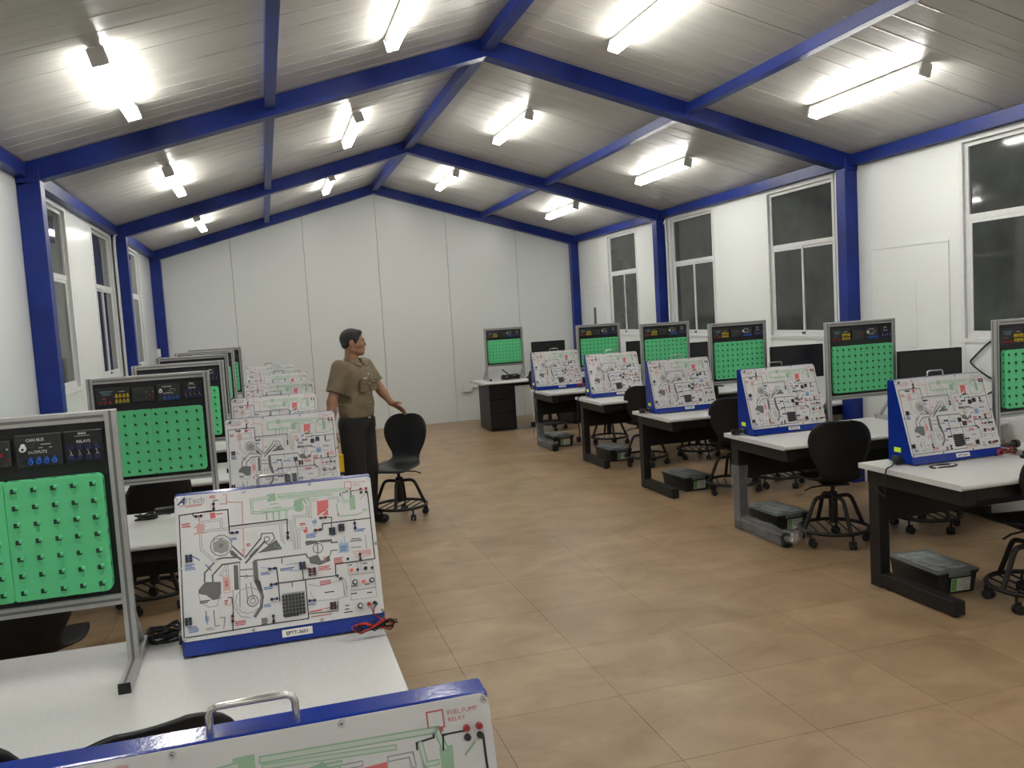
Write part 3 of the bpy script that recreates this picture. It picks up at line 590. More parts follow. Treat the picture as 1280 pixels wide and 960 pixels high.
# ---------------------------------------------------------------- green pegboard control stands
BW, BT = 0.62, 1.535-0.74
def board_proto(single):
    r = empty('control_board_stand'); t = 0.032; ZB = 0.205      # bottom rail underside
    def groove_bar(x0, x1, y0, y1, z0, z1, ax):
        mb = MB().box(x0, x1, y0, y1, z0, z1, 'alu', 0.0015)
        # T slots
        if ax == 'z':
            xm = (x0+x1)/2; ym = (y0+y1)/2
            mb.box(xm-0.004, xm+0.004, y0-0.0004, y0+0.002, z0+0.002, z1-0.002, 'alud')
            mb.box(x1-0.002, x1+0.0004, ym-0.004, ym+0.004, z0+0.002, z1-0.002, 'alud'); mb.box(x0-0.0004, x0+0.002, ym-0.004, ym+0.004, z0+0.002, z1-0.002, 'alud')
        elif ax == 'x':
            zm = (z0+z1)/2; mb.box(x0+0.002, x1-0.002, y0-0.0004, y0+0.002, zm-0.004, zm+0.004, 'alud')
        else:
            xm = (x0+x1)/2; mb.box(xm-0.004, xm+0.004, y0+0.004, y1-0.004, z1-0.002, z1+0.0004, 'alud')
        return mb
    for s in (-1, 1):
        xa = -BW/2 if s < 0 else BW/2-t
        groove_bar(xa, xa+t, -t/2, t/2, 0.030, BT, 'z').build('upright', r)
        groove_bar(xa, xa+t, -0.20, 0.20, 0.0, 0.030, 'y').build('foot_bar', r)
        for yy in (-0.206, 0.20): MB().box(xa-0.001, xa+t+0.001, yy, yy+0.006, -0.0, 0.031, 'rubber', 0.001).build('end_cap', r)
        xm = xa+t/2
        bb = MB(); bb.tube([(xm, 0.014, 0.20), (xm, 0.165, 0.028)], 0.012, 'alu', n=4); bb.build('diagonal_brace', r)
    groove_bar(-BW/2+t, BW/2-t, -t/2, t/2, BT-t, BT, 'x').build('top_rail', r)
    groove_bar(-BW/2+t, BW/2-t, -t/2, t/2, ZB, ZB+t, 'x').build('bottom_rail', r)
    iw = BW/2-t; y = -0.004
    MB().box(-iw, iw, y, 0.004, ZB+t, BT-t, 'blackpanel').build('back_panel', r)
    zt = BT-t
    FL = lambda a, b, c: (a, y-0.0125-c, b)        # drawing plane -> front
    # left plate with yellow sockets
    def plate(x0, x1, z0, z1, name, mat='module', th=0.011): return MB().box(x0, x1, y-th, y-0.0003, z0, z1, mat, 0.002).build(name, r)
    zA, zB = zt-0.118, zt-0.022
    p1 = plate(-iw+0.008, -iw+0.180, zA, zB, 'signal_module')
    def txt(parent, s, size, x, z, mat, name, al='CENTER'):
        mb = MB(); text_into(mb, s, size, x, z, 0, mat, al, bold=0.0003, flip=lambda a, b, c: (a, y-0.0116, b)); return mb.build(name, parent)
    # unreadable teal heading lines
    mb = MB()
    for q in range(3): mb.box(-iw+0.03+q*0.006, -iw+0.095-q*0.006, y-0.0116, y-0.011, zB-0.022-q*0.009, zB-0.018-q*0.009, 'teal')
    mb.box(-iw+0.125, -iw+0.155, y-0.0116, y-0.011, zB-0.026, zB-0.023, 'wt'); mb.box(-iw+0.04, -iw+0.06, y-0.0116, y-0.011, zA+0.036, zA+0.039, 'R')
    mb.build('plate_print', p1)
    for q in range(4):
        for p in range(2):
            xx = -iw+0.112+q*0.0185; zz = zA+0.018+p*0.028
            MB().cyl((xx, y-0.011, zz), (xx, y-0.022, zz), 0.0072, 'yellowcap', n=10).cyl((xx, y-0.011, zz+0.0095), (xx, y-0.019, zz+0.0095), 0.0045, 'yellowcap', n=8).cyl((xx, y-0.022, zz), (xx, y-0.0222, zz), 0.0035, 'peg', n=8).build('yellow_socket', p1)
    for q in range(3): MB().cyl((-iw+0.03+q*0.024, y-0.011, zA+0.016), (-iw+0.03+q*0.024, y-0.02, zA+0.016), 0.0062, 'redcap', n=10).build('red_socket', p1)
    # controller with display and keypad
    p2 = plate(-iw+0.190, -iw+0.302, zA+0.008, zB-0.012, 'controller', 'module', 0.020)
    MB().box(-iw+0.203, -iw+0.250, y-0.0205, y-0.0199, zA+0.030, zA+0.060, 'lcd').build('display', p2)
    kx, kz = -iw+0.278, zA+0.044
    kb = MB().cyl((kx, y-0.020, kz), (kx, y-0.0215, kz), 0.014, 'K', n=18)
    kb.build('keypad_ring', p2)
    MB().cyl((kx, y-0.0215, kz), (kx, y-0.024, kz), 0.0045, 'redcap', n=10).build('key', p2)
    for (dx, dz, c) in ((-.017, .017, 'yellowcap'), (.017, .017, 'N'), (-.017, -.017, 'bluecap'), (.017, -.017, 'redcap')):
        MB().cyl((kx+dx*0.95, y-0.020, kz+dz*0.95), (kx+dx*0.95, y-0.0215, kz+dz*0.95), 0.003, c, n=8).build('key', p2)
    # bus and outputs module
    p3 = plate(-iw+0.312, -iw+0.436, zA, zB, 'bus_module')
    txt(p3, 'CAN BUS', 0.0115, -iw+0.366, zB-0.020, 'wt', 'bus_lettering'); txt(p3, 'OUTPUTS', 0.0115, -iw+0.370, zA+0.040, 'wt', 'outputs_lettering')
    MB().cyl((-iw+0.334, y-0.011, zB-0.040), (-iw+0.334, y-0.022, zB-0.040), 0.009, 'whitecap', n=14).cyl((-iw+0.334, y-0.011, zB-0.031), (-iw+0.334, y-0.018, zB-0.031), 0.006, 'whitecap', n=10).cyl((-iw+0.334, y-0.022, zB-0.041), (-iw+0.334, y-0.0222, zB-0.041), 0.004, 'peg', n=8).build('bus_connector', p3, label='white round connector')
    MB().box(-iw+0.350, -iw+0.362, y-0.015, y-0.011, zB-0.048, zB-0.036, 'K', 0.001).build('bus_switch', p3)
    mb = MB()
    for (a, b, q) in ((0.380, 0.407, 0.030), (0.374, 0.385, 0.040), (0.402, 0.410, 0.040)): mb.box(-iw+a, -iw+b, y-0.0115, y-0.011, zB-q-0.0015, zB-q+0.0005, 'wt')
    mb.build('plate_print', p3)
    for q in range(4):
        xx = -iw+0.352+q*0.021; zz = zA+0.016
        MB().cyl((xx, y-0.011, zz), (xx, y-0.021, zz), 0.0078, 'bluecap', n=12).cyl((xx, y-0.011, zz+0.009), (xx, y-0.018, zz+0.009), 0.0045, 'bluecap', n=8).cyl((xx, y-0.021, zz), (xx, y-0.0212, zz), 0.004, 'navycap', n=8).build('blue_socket', p3)
    MB().cyl((-iw+0.327, y-0.011, zA+0.02), (-iw+0.327, y-0.019, zA+0.02), 0.006, 'K', n=10).build('black_socket', p3)
    # relays module
    p4 = plate(-iw+0.442, -iw+0.546, zA+0.002, zB, 'relay_module', 'blackpanel')
    txt(p4, 'SMRE', 0.0095, -iw+0.492, zB-0.012, 'wt', 'maker_lettering'); txt(p4, 'RELAYS', 0.0115, -iw+0.494, zB-0.036, 'wt', 'relays_lettering')
    mb = MB().box(-iw+0.470, -iw+0.514, y-0.0115, y-0.011, zB-0.0165, zB-0.0155, 'wt'); mb.build('plate_print', p4)
    for q in range(4):
        for p in range(2):
            xx = -iw+0.460+q*0.0235; zz = zA+0.017+p*0.030
            MB().cyl((xx, y-0.011, zz), (xx, y-0.019, zz), 0.0082, 'navycap', n=12).cyl((xx, y-0.019, zz), (xx, y-0.0192, zz), 0.0045, 'peg', n=8).build('relay_socket', p4)
        MB().tube([(xx-0.003, y-0.0205, zA+0.040), (xx+0.001, y-0.0205, zA+0.033), (xx-0.003, y-0.0205, zA+0.024)], 0.0007, 'wt', n=4).tube([(xx, y-0.0205, zA+0.031), (xx+0.005, y-0.0205, zA+0.024)], 0.0007, 'wt', n=4).build('relay_symbol', p4)
    # green pegboard: two moulded halves 
    gz0 = ZB+t+0.022; gz1 = gz0+0.352; gw = 0.2615
    for s in (-1, 1):
        rr = 0.018; xs0, xs1 = (-gw, -0.0004) if s < 0 else (0.0004, gw); pr = []
        rin = 0.008
        for (cx, cz, a0, R) in ((xs1, gz1, 0, rr if s > 0 else rin), (xs0, gz1, PI/2, rr if s < 0 else rin), (xs0, gz0, PI, rr if s < 0 else rin), (xs1, gz0, 1.5*PI, rr if s > 0 else rin)):
            ccx = cx-R if cx == xs1 else cx+R; ccz = cz-R if cz == gz1 else cz+R
            for q in range(6): a = a0+q*PI/10; pr.append((ccx+R*math.cos(a), ccz+R*math.sin(a)))
        hb = MB().prism(pr, y-0.038, y-0.0005, 'y', 'green')
        hf = hb.build('pegboard_half', r); md = hf.modifiers.new('bevel', 'BEVEL'); md.width = 0.002; md.segments = 2; md.limit_method = 'ANGLE'
        step = 0.0522; all_ = MB()
        for i in range(5):
            for j in range(7):
                xx = (xs0+xs1)/2+(i-2)*step; zz = gz0+0.026+j*0.050; b = y-0.038
                pb = all_ if not single else MB()
                # a wedge shaped hook: green shoulder above a dark slot
                pb.box(xx-0.0085, xx+0.0045, b-0.0050, b+0.001, zz-0.0075, zz+0.0055, 'peg')
                pb.prism([(b, zz+0.0075), (b-0.0065, zz+0.0045), (b-0.0065, zz-0.0015), (b, zz-0.006)], xx+0.0005, xx+0.0085, 'x', 'green')
                pb.prism([(b, zz-0.0075), (b-0.004, zz-0.0075), (b, zz-0.026)], xx-0.0055, xx+0.0055, 'x', 'green')
                if single: pb.build('peg', hf)
        if not single: all_.build('pegs', hf, kind='stuff')
        # slots along the rim
        rb = MB()
        for i in range(5):
            xx = (xs0+xs1)/2+(i-2)*step
            for zz, dz in ((gz1, 0.0006), (gz0, -0.0006)): rb.box(xx-0.007, xx+0.007, y-0.026, y-0.018, min(zz, zz+dz), max(zz, zz+dz), 'peg')
        for j in range(7):
            zz = gz0+0.026+j*0.050; xe = gw*s; rb.box(min(xe, xe+s*0.0006), max(xe, xe+s*0.0006), y-0.026, y-0.018, zz-0.007, zz+0.007, 'peg')
        rb.build('rim_slots', hf, kind='stuff')
    return r
BOARDS = [('L', 1, -1.065, 2.80), ('L', 2, -0.93, 5.022), ('L', 3, -0.921, 6.60), ('L', 4, -0.959, 8.38), ('L', 5, -0.958, 9.998), ('L', 6, -0.912, 11.20),
          ('R', 0, 4.185, 4.18), ('R', 1, 4.045, 5.60), ('R', 2, 4.056, 7.40), ('R', 3, 4.144, 9.15), ('R', 4, 3.953, 10.75), ('R', 5, 3.21, 12.80)]
bp_near = board_proto(True); bp_ = board_proto(False); usedn = False; usedf = False
for (sd, k, x, y) in BOARDS:
    if (sd, k) == ('L', 1): o = bp_near
    else: o = bp_ if not usedf else copy_tree(bp_); usedf = True
    o.location = (x+BW/2, y, 0.7402)
    if (sd, k) == ('R', 5): lb = 'aluminium framed green pegboard stand on the far desk by the end wall'
    elif (sd, k) == ('L', 1): lb = 'large aluminium framed green pegboard stand at the left edge on the near left desk'
    elif (sd, k) == ('R', 0): lb = 'aluminium framed green pegboard stand cut by the right edge of the picture'
    else: lb = 'aluminium framed green pegboard stand, %s in the %s row from the viewpoint' % (ORD[k-1] if sd == 'L' else ORD[k], 'left' if sd == 'L' else 'right')
    o['label'] = lb; o['category'] = 'control board'; o['group'] = 'green pegboard stands on the desks'

# ---------------------------------------------------------------- swivel chairs
def chair_proto():
    r = empty('swivel_chair')
    # one piece shell facing -Y : spine from seat front to back top, (y, z, half width, edge lift)
    sp = [(-0.245, 0.440, 0.11, 0.0), (-0.235, 0.452, 0.175, 0.0), (-0.205, 0.462, 0.208, 0.004), (-0.14, 0.463, 0.222, 0.010), (-0.06, 0.457, 0.224, 0.018), (0.03, 0.452, 0.214, 0.026), (0.10, 0.455, 0.186, 0.030),
          (0.150, 0.470, 0.158, 0.026), (0.182, 0.505, 0.142, 0.02), (0.198, 0.550, 0.152, 0.02), (0.208, 0.605, 0.184, 0.028), (0.216, 0.665, 0.212, 0.036), (0.224, 0.730, 0.226, 0.040), (0.234, 0.795, 0.218, 0.036), (0.243, 0.845, 0.190, 0.028), (0.250, 0.880, 0.145, 0.018), (0.253, 0.897, 0.080, 0.008)]
    sp = [(a, b, c*0.925, d) for a, b, c, d in sp]
    fine = smooth_path([(a, b, c) for a, b, c, d in sp], 2); lift = [x for p, q in zip(sp, sp[1:]) for x in (p[3], (p[3]+q[3])/2)]+[sp[-1][3]]
    NU = 13; top = []; 
    for i, p in enumerate(fine):
        a, b = fine[max(i-1, 0)], fine[min(i+1, len(fine)-1)]
        d = Vector((0, b.x-a.x, b.y-a.y)).normalized(); nrm = Vector((1, 0, 0)).cross(d)
        row = []
        for k in range(NU):
            u = -1+2*k/(NU-1); row.append(Vector((u*p.z, p.x, p.y))+nrm*(lift[i]*u*u))
        top.append((row, nrm))
    th = 0.012; vs = []; n = len(top)
    for row, nr in top: vs += row
    for row, nr in top: vs += [v-nr*th for v in row]
    fs = []; N = n*NU
    for i in range(n-1):
        for k in range(NU-1):
            a = i*NU+k; fs.append((a, a+1, a+NU+1, a+NU)); fs.append((N+a, N+a+NU, N+a+NU+1, N+a+1))
        a = i*NU; fs.append((a, a+NU, N+a+NU, N+a)); a = i*NU+NU-1; fs.append((a, N+a, N+a+NU, a+NU))
    for k in range(NU-1):
        fs.append((k, N+k, N+k+1, k+1)); a = (n-1)*NU+k; fs.append((a, a+1, N+a+1, N+a))
    mb = MB(); mb.add(vs, fs, 'plastic', True); mb.build('seat_shell', r)
    MB().box(-0.09, 0.09, -0.10, 0.09, 0.418, 0.436, 'black', 0.003).build('seat_plate', r)
    MB().cyl((0, 0, 0.14), (0, 0, 0.36), 0.030, 'black', n=16).cyl((0, 0, 0.36), (0, 0, 0.42), 0.014, 'black', n=12).build('gas_column', r)
    MB().tube([(0.03, 0, 0.41), (0.15, 0.03, 0.405), (0.20, 0.04, 0.385)], 0.006, 'plastic', n=8).build('height_lever', r)
    for k in range(4):
        a = PI/2*k+0.25; c, s = math.cos(a), math.sin(a)
        pts = smooth_path([(c*q, s*q, z) for q, z in ((0.024, 0.325), (0.09, 0.330), (0.13, 0.318), (0.155, 0.275), (0.19, 0.19), (0.225, 0.110))], 3)
        MB().tube(pts, 0.0145, 'black', n=8).build('leg', r)
    MB().tube([(0.232*math.cos(2*PI*q/36), 0.232*math.sin(2*PI*q/36), 0.108) for q in range(36)], 0.0135, 'black', n=8, closed=True).build('foot_ring', r)
    for q in (-0.14, -0.07, 0.0, 0.07, 0.14):
        l = math.sqrt(0.225**2-q*q); MB().tube([(q, -l, 0.103), (q, l, 0.103)], 0.006, 'black', n=6).build('ring_bar', r)
    for k in range(5):
        a = 2*PI*k/5+0.6; c, s = 0.232*math.cos(a), 0.232*math.sin(a); t = a+1.1
        T = Matrix.Translation((c, s, 0)) @ Matrix.Rotation(t, 4, 'Z')
        cm = MB().cyl((0, 0, 0.06), (0, 0, 0.10), 0.008, 'black', n=8)
        for sx in (-0.014, 0.014): cm.cyl((sx-0.009, 0.012, 0.0265), (sx+0.009, 0.012, 0.0265), 0.0262, 'rubber', n=14)
        cm.box(-0.006, 0.006, -0.012, 0.03, 0.03, 0.064, 'plastic', 0.003)
        cm.v = [tuple(T @ Vector(p)) for p in cm.v]; cm.build('caster', r)
    return r
# facing: angle of the sitter's view direction, measured from +y towards -x
CH = [(3.92, 3.66, -12, 'black swivel chair at the nearest right hand desk, cut by the right edge'),
      (4.55, 5.17, -15, 'black swivel chair behind the nearest right console, only its ring base in view'),
      (3.76, 5.17, -21, 'black swivel chair turned sideways between the two nearest right hand desks'),
      (4.51, 7, -10, 'black swivel chair base seen under the second right desk, beside the wall side'),
      (4, 6.94, -26, 'black swivel chair in front of the third right hand desk'),
      (4.6, 8.73, -15, 'black swivel chair base seen under the third right hand desk'),
      (3.93, 8.66, -26, 'black swivel chair in front of the fourth right hand desk'),
      (4.13, 10.2, -20, 'black swivel chair base seen under the fourth right hand desk'),
      (3.95, 12.04, 200, 'black swivel chair between the cabinets of the far desk'),
      (1.045, 7.59, 146, 'black swivel chair standing in the open aisle beside the man'),
      (-0.375, 2.225, 16, 'black swivel chair at the near left desk, back just showing above the front console'),
      (-0.80, 2.30, 2, 'black swivel chair at the bottom left corner, only a curve of its back in view'),
      (-1.05, 4.02, 5, 'black swivel chair under the second left desk, behind the large pegboard stand'),
      (-0.81, 5.94, 30, 'black swivel chair whose base shows between left pegboard and console')]
chp = chair_proto(); first = True
for (x, y, a, lb) in CH:
    o = chp if first else copy_tree(chp); first = False
    o.location = (x, y, 0); o.rotation_euler = (0, 0, PI+math.radians(a)); o['label'] = lb; o['category'] = 'chair'; o['group'] = 'black swivel lab chairs'

# ---------------------------------------------------------------- monitors
def monitor_proto():
    r = empty('computer_monitor'); W, H = 0.54, 0.315; z0 = 0.225
    MB().box(-W/2, W/2, -0.012, 0.018, z0, z0+H, 'plastic', 0.004).build('casing', r)
    MB().box(-W/2+0.012, W/2-0.012, -0.0128, -0.0122, z0+0.022, z0+H-0.012, 'blackpanel').build('screen', r)
    MB().prism([(0.018, z0+0.06), (0.018, z0+0.2), (0.035, z0+0.2), (0.06, 0.10), (0.06, 0.014), (0.04, 0.014), (0.03, 0.10)], -0.03, 0.03, 'x', 'plastic').build('stand_neck', r)
    MB().box(-0.12, 0.12, -0.06, 0.12, 0, 0.014, 'plastic', 0.005).build('stand_base', r)
    return r
mp_ = monitor_proto(); first = True
for (x, y, rz, lb) in ((4.90, 5.50, -6, 'second'), (4.88, 7.20, -6, 'third'), (5.03, 9.12, -4, 'fourth'), (4.88, 10.62, -4, 'fifth'), (4.25, 12.85, -4, None)):
    o = mp_ if first else copy_tree(mp_); first = False
    o.location = (x, y, 0.7402); o.rotation_euler = (0, 0, math.radians(rz))
    o['label'] = 'black flat monitor beside the pegboard stand on the %s right hand desk' % lb if lb else 'black flat monitor on the far desk behind the farthest right console'
    o['category'] = 'monitor'; o['group'] = 'black monitors on the right hand desks'

# ---------------------------------------------------------------- lidded storage tubs
def tub_proto():
    r = empty('storage_tub'); W, D, H = 0.265, 0.41, 0.132
    mb = MB(); vs = []
    for (s, z) in ((0.91, 0.0), (1.0, H), (0.975, H), (0.89, 0.006)):
        for (a, b) in ((-1, -1), (1, -1), (1, 1), (-1, 1)): vs.append((a*W/2*s, b*D/2*s, z))
    fs = [(3, 2, 1, 0)]+[(i, (i+1) % 4, 4+(i+1) % 4, 4+i) for i in range(4)]+[(4+i, 4+(i+1) % 4, 8+(i+1) % 4, 8+i) for i in range(4)]+[(8+i, 8+(i+1) % 4, 12+(i+1) % 4, 12+i) for i in range(4)]+[(12, 13, 14, 15)]
    mb.add(vs, fs, 'tub'); mb.box(-W/2-0.006, W/2+0.006, -D/2-0.006, D/2+0.006, H-0.016, H-0.003, 'tub', 0.002); mb.build('tub_body', r)
    l = MB().box(-W/2-0.010, W/2+0.010, -D/2-0.012, D/2+0.012, H-0.002, H+0.009, 'lidrim', 0.003)
    lo = l.build('lid', r)
    MB().box(-W/2+0.022, W/2-0.022, -D/2+0.030, D/2-0.030, H+0.0085, H+0.014, 'lid', 0.003).build('lid_panel', lo)
    MB().box(-0.07, 0.07, -D/2-0.022, -D/2-0.010, H-0.022, H+0.006, 'lidrim', 0.003).build('clip', lo)
    y = -D/2*0.95
    lb = MB().box(-0.045, 0.085, y-0.006, y-0.0045, 0.018, 0.096, 'tag')
    T = Matrix.Translation((0, y, 0.05)) @ Matrix.Rotation(0.0, 4, 'X') 
    lb.v = [(vx, vy-(vz-0.055)*0.14-0.0035, vz) for vx, vy, vz in lb.v]
    lo2 = lb.build('paper_label', r)
    lg = MB()
    for (a, b, c, d_) in ((-0.042, -0.008, 0.022, 0.092), (0.005, 0.078, 0.078, 0.083), (0.005, 0.06, 0.062, 0.066), (0.005, 0.068, 0.048, 0.052), (0.03, 0.075, 0.030, 0.036)): lg.box(a, b, y-0.0072, y-0.006, c, d_, 'tagg' if a < 0 else 'G')
    lg.v = [(vx, vy-(vz-0.055)*0.14-0.0035, vz) for vx, vy, vz in lg.v]; lg.build('label_print', lo2)
    return r
tp = tub_proto(); first = True
for k, (x, y, rz) in enumerate(((3.665, 4.15, -2), (3.64, 5.74, 3), (3.72, 7.37, 5), (3.75, 9.22, 3), (3.56, 10.62, 2))):
    o = tp if first else copy_tree(tp); first = False
    o.location = (x+0.02, y, 0.0005); o.rotation_euler = (0, 0, math.radians(rz))
    o['label'] = 'black plastic tub with smoked lid on the floor under the %s right hand desk' % ORD[k]; o['category'] = 'storage box'; o['group'] = 'lidded tubs under the right hand desks'

# ---------------------------------------------------------------- cables, adapters, leads
def coil(n, rx, ry, h, r, seed, mat, loops=6, tail=None):
    rnd = random.Random(seed); mb = MB()
    pts = []
    for i in range(loops*10):
        a = 2*PI*i/10; k = 1+rnd.uniform(-0.18, 0.18)
        pts.append((rx*k*math.cos(a)+rnd.uniform(-.006, .006), ry*k*math.sin(a), r+h*(0.5+0.5*math.sin(i*0.37+seed))*rnd.uniform(.5, 1)))
    if tail: pts += tail
    mb.tube(smooth_path(pts, 2), r, mat, n=6); return mb
def top_thing(mb, name, loc, rz, label, cat, **k):
    return mb.build(name, None, loc, (0, 0, rz), label=label, category=cat, **k)
top_thing(coil(1, 0.05, 0.035, 0.05, 0.0045, 3, 'rubber', 7, [(0.06, 0.05, 0.05), (0.10, 0.09, 0.03), (0.13, 0.10, 0.01)]), 'coiled_cable', (-0.395, 3.00, 0.7402), 0.2, 'black coiled power cable between the near left console and pegboard stand', 'cable')
a = MB().box(-0.05, 0.05, -0.028, 0.028, 0, 0.034, 'plastic', 0.005); top_thing(a, 'power_adapter', (-0.62, 5.17, 0.7402), 0.15, 'black power adapter lying on the second left desk behind its cable', 'adapter')
top_thing(coil(1, 0.05, 0.03, 0.03, 0.004, 8, 'rubber', 5, [(0.06, 0.02, 0.02), (0.12, 0.03, 0.008)]), 'coiled_cable', (-0.70, 5.06, 0.7402), 0.1, 'black coiled cable lying on the second left desk next to a power adapter', 'cable')
a = MB().box(-0.06, 0.06, -0.035, 0.035, 0, 0.045, 'plastic', 0.006); top_thing(a, 'power_adapter', (-0.875, 2.56, 0.7402), 0.5, 'black power adapter on the near left desk, cut by the left edge', 'adapter')
top_thing(coil(1, 0.13, 0.05, 0.07, 0.009, 5, 'rubber', 6, [(0.1, 0.0, 0.03), (0.0, 0.02, 0.06), (-0.12, 0.03, 0.16)]), 'coiled_cable', (3.56, 12.68, 0.7402), 0, 'tangled black cable on the far desk under its pegboard stand', 'cable')
a = MB().box(-0.045, 0.045, -0.03, 0.03, 0, 0.035, 'plastic', 0.004); top_thing(a, 'power_adapter', (4.16, 5.62, 0.7402), 0.1, 'black power adapter under the pegboard on the second right hand desk', 'adapter')
def leads(x, y, z, seed, label):
    rnd = random.Random(seed); r = empty('test_leads', (x, y, z), label=label, category='test leads', group='red and black test leads hanging on console corners')
    for c, nm in (('wire_r', 'red_lead'), ('rubber', 'black_lead')):
        pts = []
        for i in range(34):
            a = 2*PI*i/8.5; sx = 0.062*(1+rnd.uniform(-.25, .2)); pts.append((sx*math.cos(a)+(0.01 if c == 'rubber' else 0), -0.012+rnd.uniform(-.014, .004), 0.014*math.sin(2*a)*rnd.uniform(.6, 1.4)+rnd.uniform(-.004, .004)))
        pts = [(0.0 if c == 'wire_r' else 0.02, 0.022, 0.060), (0.002, 0.0, 0.035)]+pts
        MB().tube(smooth_path(pts, 2), 0.0022, c, n=5).build(nm, r)
    MB().tube([(0.012*math.cos(2*PI*q/8), -0.012+0.018*math.sin(2*PI*q/8)*0.6, 0.014*math.sin(2*PI*q/8)) for q in range(8)], 0.002, 'rubber', n=5, closed=True).build('cable_tie', r)
    return r
def lead_at(cx, cy, seed, label): # on the lower right of a console's face
    leads(cx+CW-0.045, cy-0.045-0.165, 0.7402+0.040, seed, label)
lead_at(-0.322, 2.948, 1, 'red and black test leads hanging at the corner of the near left console')
lead_at(3.497, 4.216, 2, 'red and black test leads at the corner of the nearest right console')
lead_at(3.383, 5.713, 3, 'red and black test leads at the corner of the second right console')
lead_at(3.278, 10.62, 4, 'red and black test leads at the corner of the farthest right console')
# probe, plug and loose cables on the nearest right desk
pr_ = MB().cyl((0, 0, 0.022), (0.13, 0.05, 0.022), 0.018, 'plastic', n=12, r1=0.014).cyl((0.13, 0.05, 0.022), (0.155, 0.06, 0.022), 0.026, 'plastic', n=14)
top_thing(pr_, 'cable_reel', (4.24, 4.20, 0.7402), -0.2, 'black lead roll lying beside the nearest right console', 'cable')
top_thing(MB().box(-0.06, 0.06, -0.012, 0.012, 0, 0.02, 'plastic', 0.003).box(0.06, 0.085, -0.008, 0.008, 0.004, 0.016, 'chrome', 0.002), 'plug', (4.19, 3.93, 0.7402), -0.15, 'small black plug in front of the nearest right console', 'plug')
top_thing(coil(1, 0.09, 0.035, 0.0, 0.0035, 11, 'rubber', 2).box(-0.07, -0.05, -0.03, 0.0, 0.0, 0.01, 'whitecap', 0.001).box(0.05, 0.07, -0.02, 0.0, 0.0, 0.01, 'whitecap', 0.001), 'loose_cable', (3.62, 3.98, 0.7402), 0, 'thin black cable looped in front of the nearest right console with white ties', 'cable')
def side_cable(x, y, k, lb):
    p = smooth_path([(0.135, 0.02, 0.022), (0.09, 0.0, 0.03), (0.03, -0.04, 0.012), (-0.01, -0.05, 0.005), (-0.022, -0.05, -0.02), (-0.028, -0.05, -0.12), (-0.02, -0.04, -0.16), (-0.03, 0.03, -0.12), (-0.028, 0.02, -0.09)], 4)
    m_ = MB().tube(p, 0.004, 'rubber', n=6); m_.box(0.10, 0.142, 0.0, 0.04, 0.006, 0.04, 'plastic', 0.003)
    top_thing(m_, 'power_cable', (x, y, 0.7402), 0, lb, 'cable')
    return
side_cable(3.34, 4.13, 0, 'black power cable drooping over the corner of the nearest right desk')
for (x, y, k) in ((3.33, 5.72, 1), (3.345, 7.42, 2)):
    top_thing(coil(1, 0.03, 0.035, 0.035, 0.006, k+20, 'rubber', 4, [(0.04, 0.0, 0.02), (0.06, -0.01, 0.02)]).box(-0.005, 0.035, -0.06, -0.02, 0.0, 0.02, 'chrome', 0.003), 'coiled_cable', (x+0.01, y, 0.7402), 0, 'black cable bundled at the corner of the %s right hand desk beside its console' % ORD[k], 'cable')
p = smooth_path([(0.09, 0.0, 0.02), (0.02, -0.02, 0.03), (-0.035, -0.04, -0.03), (-0.045, -0.05, -0.2), (-0.035, -0.05, -0.33), (-0.05, -0.05, -0.42)], 4)
mb = MB().tube(p, 0.006, 'conduit', n=6).tube([(q[0]+0.018, q[1], q[2]*0.93) for q in p], 0.006, 'rubber', n=6); mb.box(-0.085, -0.03, -0.07, -0.03, -0.47, -0.40, 'plastic', 0.006)
top_thing(mb, 'power_cable', (3.285, 10.60, 0.7402), 0, 'bundled cable with plug hanging off the corner of the farthest right hand row desk', 'cable')
p = smooth_path([(0.06, 0.0, 0.02), (0.0, -0.02, 0.02), (-0.035, -0.02, -0.03), (-0.04, -0.02, -0.25), (-0.03, -0.02, -0.38), (-0.045, -0.02, -0.46)], 4)
top_thing(MB().tube(p, 0.007, 'rubber', n=6).box(-0.07, -0.025, -0.04, 0.0, -0.50, -0.44, 'plastic', 0.005), 'power_cable', (3.385, 9.20, 0.7402), 0, 'black cable hanging off the corner of the fourth right hand desk', 'cable')
p = smooth_path([(5.225, 5.06, 1.37), (5.225, 5.22, 1.335), (5.225, 5.40, 1.20), (5.225, 5.43, 1.15), (5.225, 5.30, 1.07), (5.225, 5.16, 1.00), (5.225, 5.26, 0.93), (5.225, 5.36, 0.88), (5.225, 5.30, 0.80), (5.225, 5.2, 0.6)], 5)
top_thing(MB().tube(p, 0.007, 'rubber', n=6), 'wall_cable', (0, 0, 0), 0, 'black cable zigzagging on the right wall below the nearest window', 'cable')

# wall conduits and boxes
def con(pts, label, nm='wall_conduit', r=0.016): top_thing(MB().tube(smooth_path(pts, 4), r, 'conduit', n=8), nm, (0, 0, 0), 0, label, 'conduit')
jb = MB().box(-0.075, 0.075, -0.055, 0.0, -0.065, 0.065, 'whitecap', 0.004); top_thing(jb, 'socket_box', (3.18, 14.047, 0.55), 0, 'small white socket box low on the far wall', 'socket')
con([(3.236, 14.03, 0.55), (3.6, 14.03, 0.55), (4.3, 14.03, 0.55), (5.08, 14.03, 0.55)], 'white conduit running low along the far wall to the right')
con([(-1.535, 10.50, 2.93), (-1.50, 10.52, 2.88), (-1.53, 10.57, 2.78), (-1.53, 10.57, 2.0), (-1.53, 10.57, 0.1)], 'white conduit dropping beside the middle blue column on left wall')
con([(5.225, 10.54, 2.86), (5.20, 10.54, 2.80), (5.22, 10.54, 2.70), (5.22, 10.54, 1.5), (5.22, 10.54, 0.1)], 'white conduit dropping beside the middle blue column on right wall')
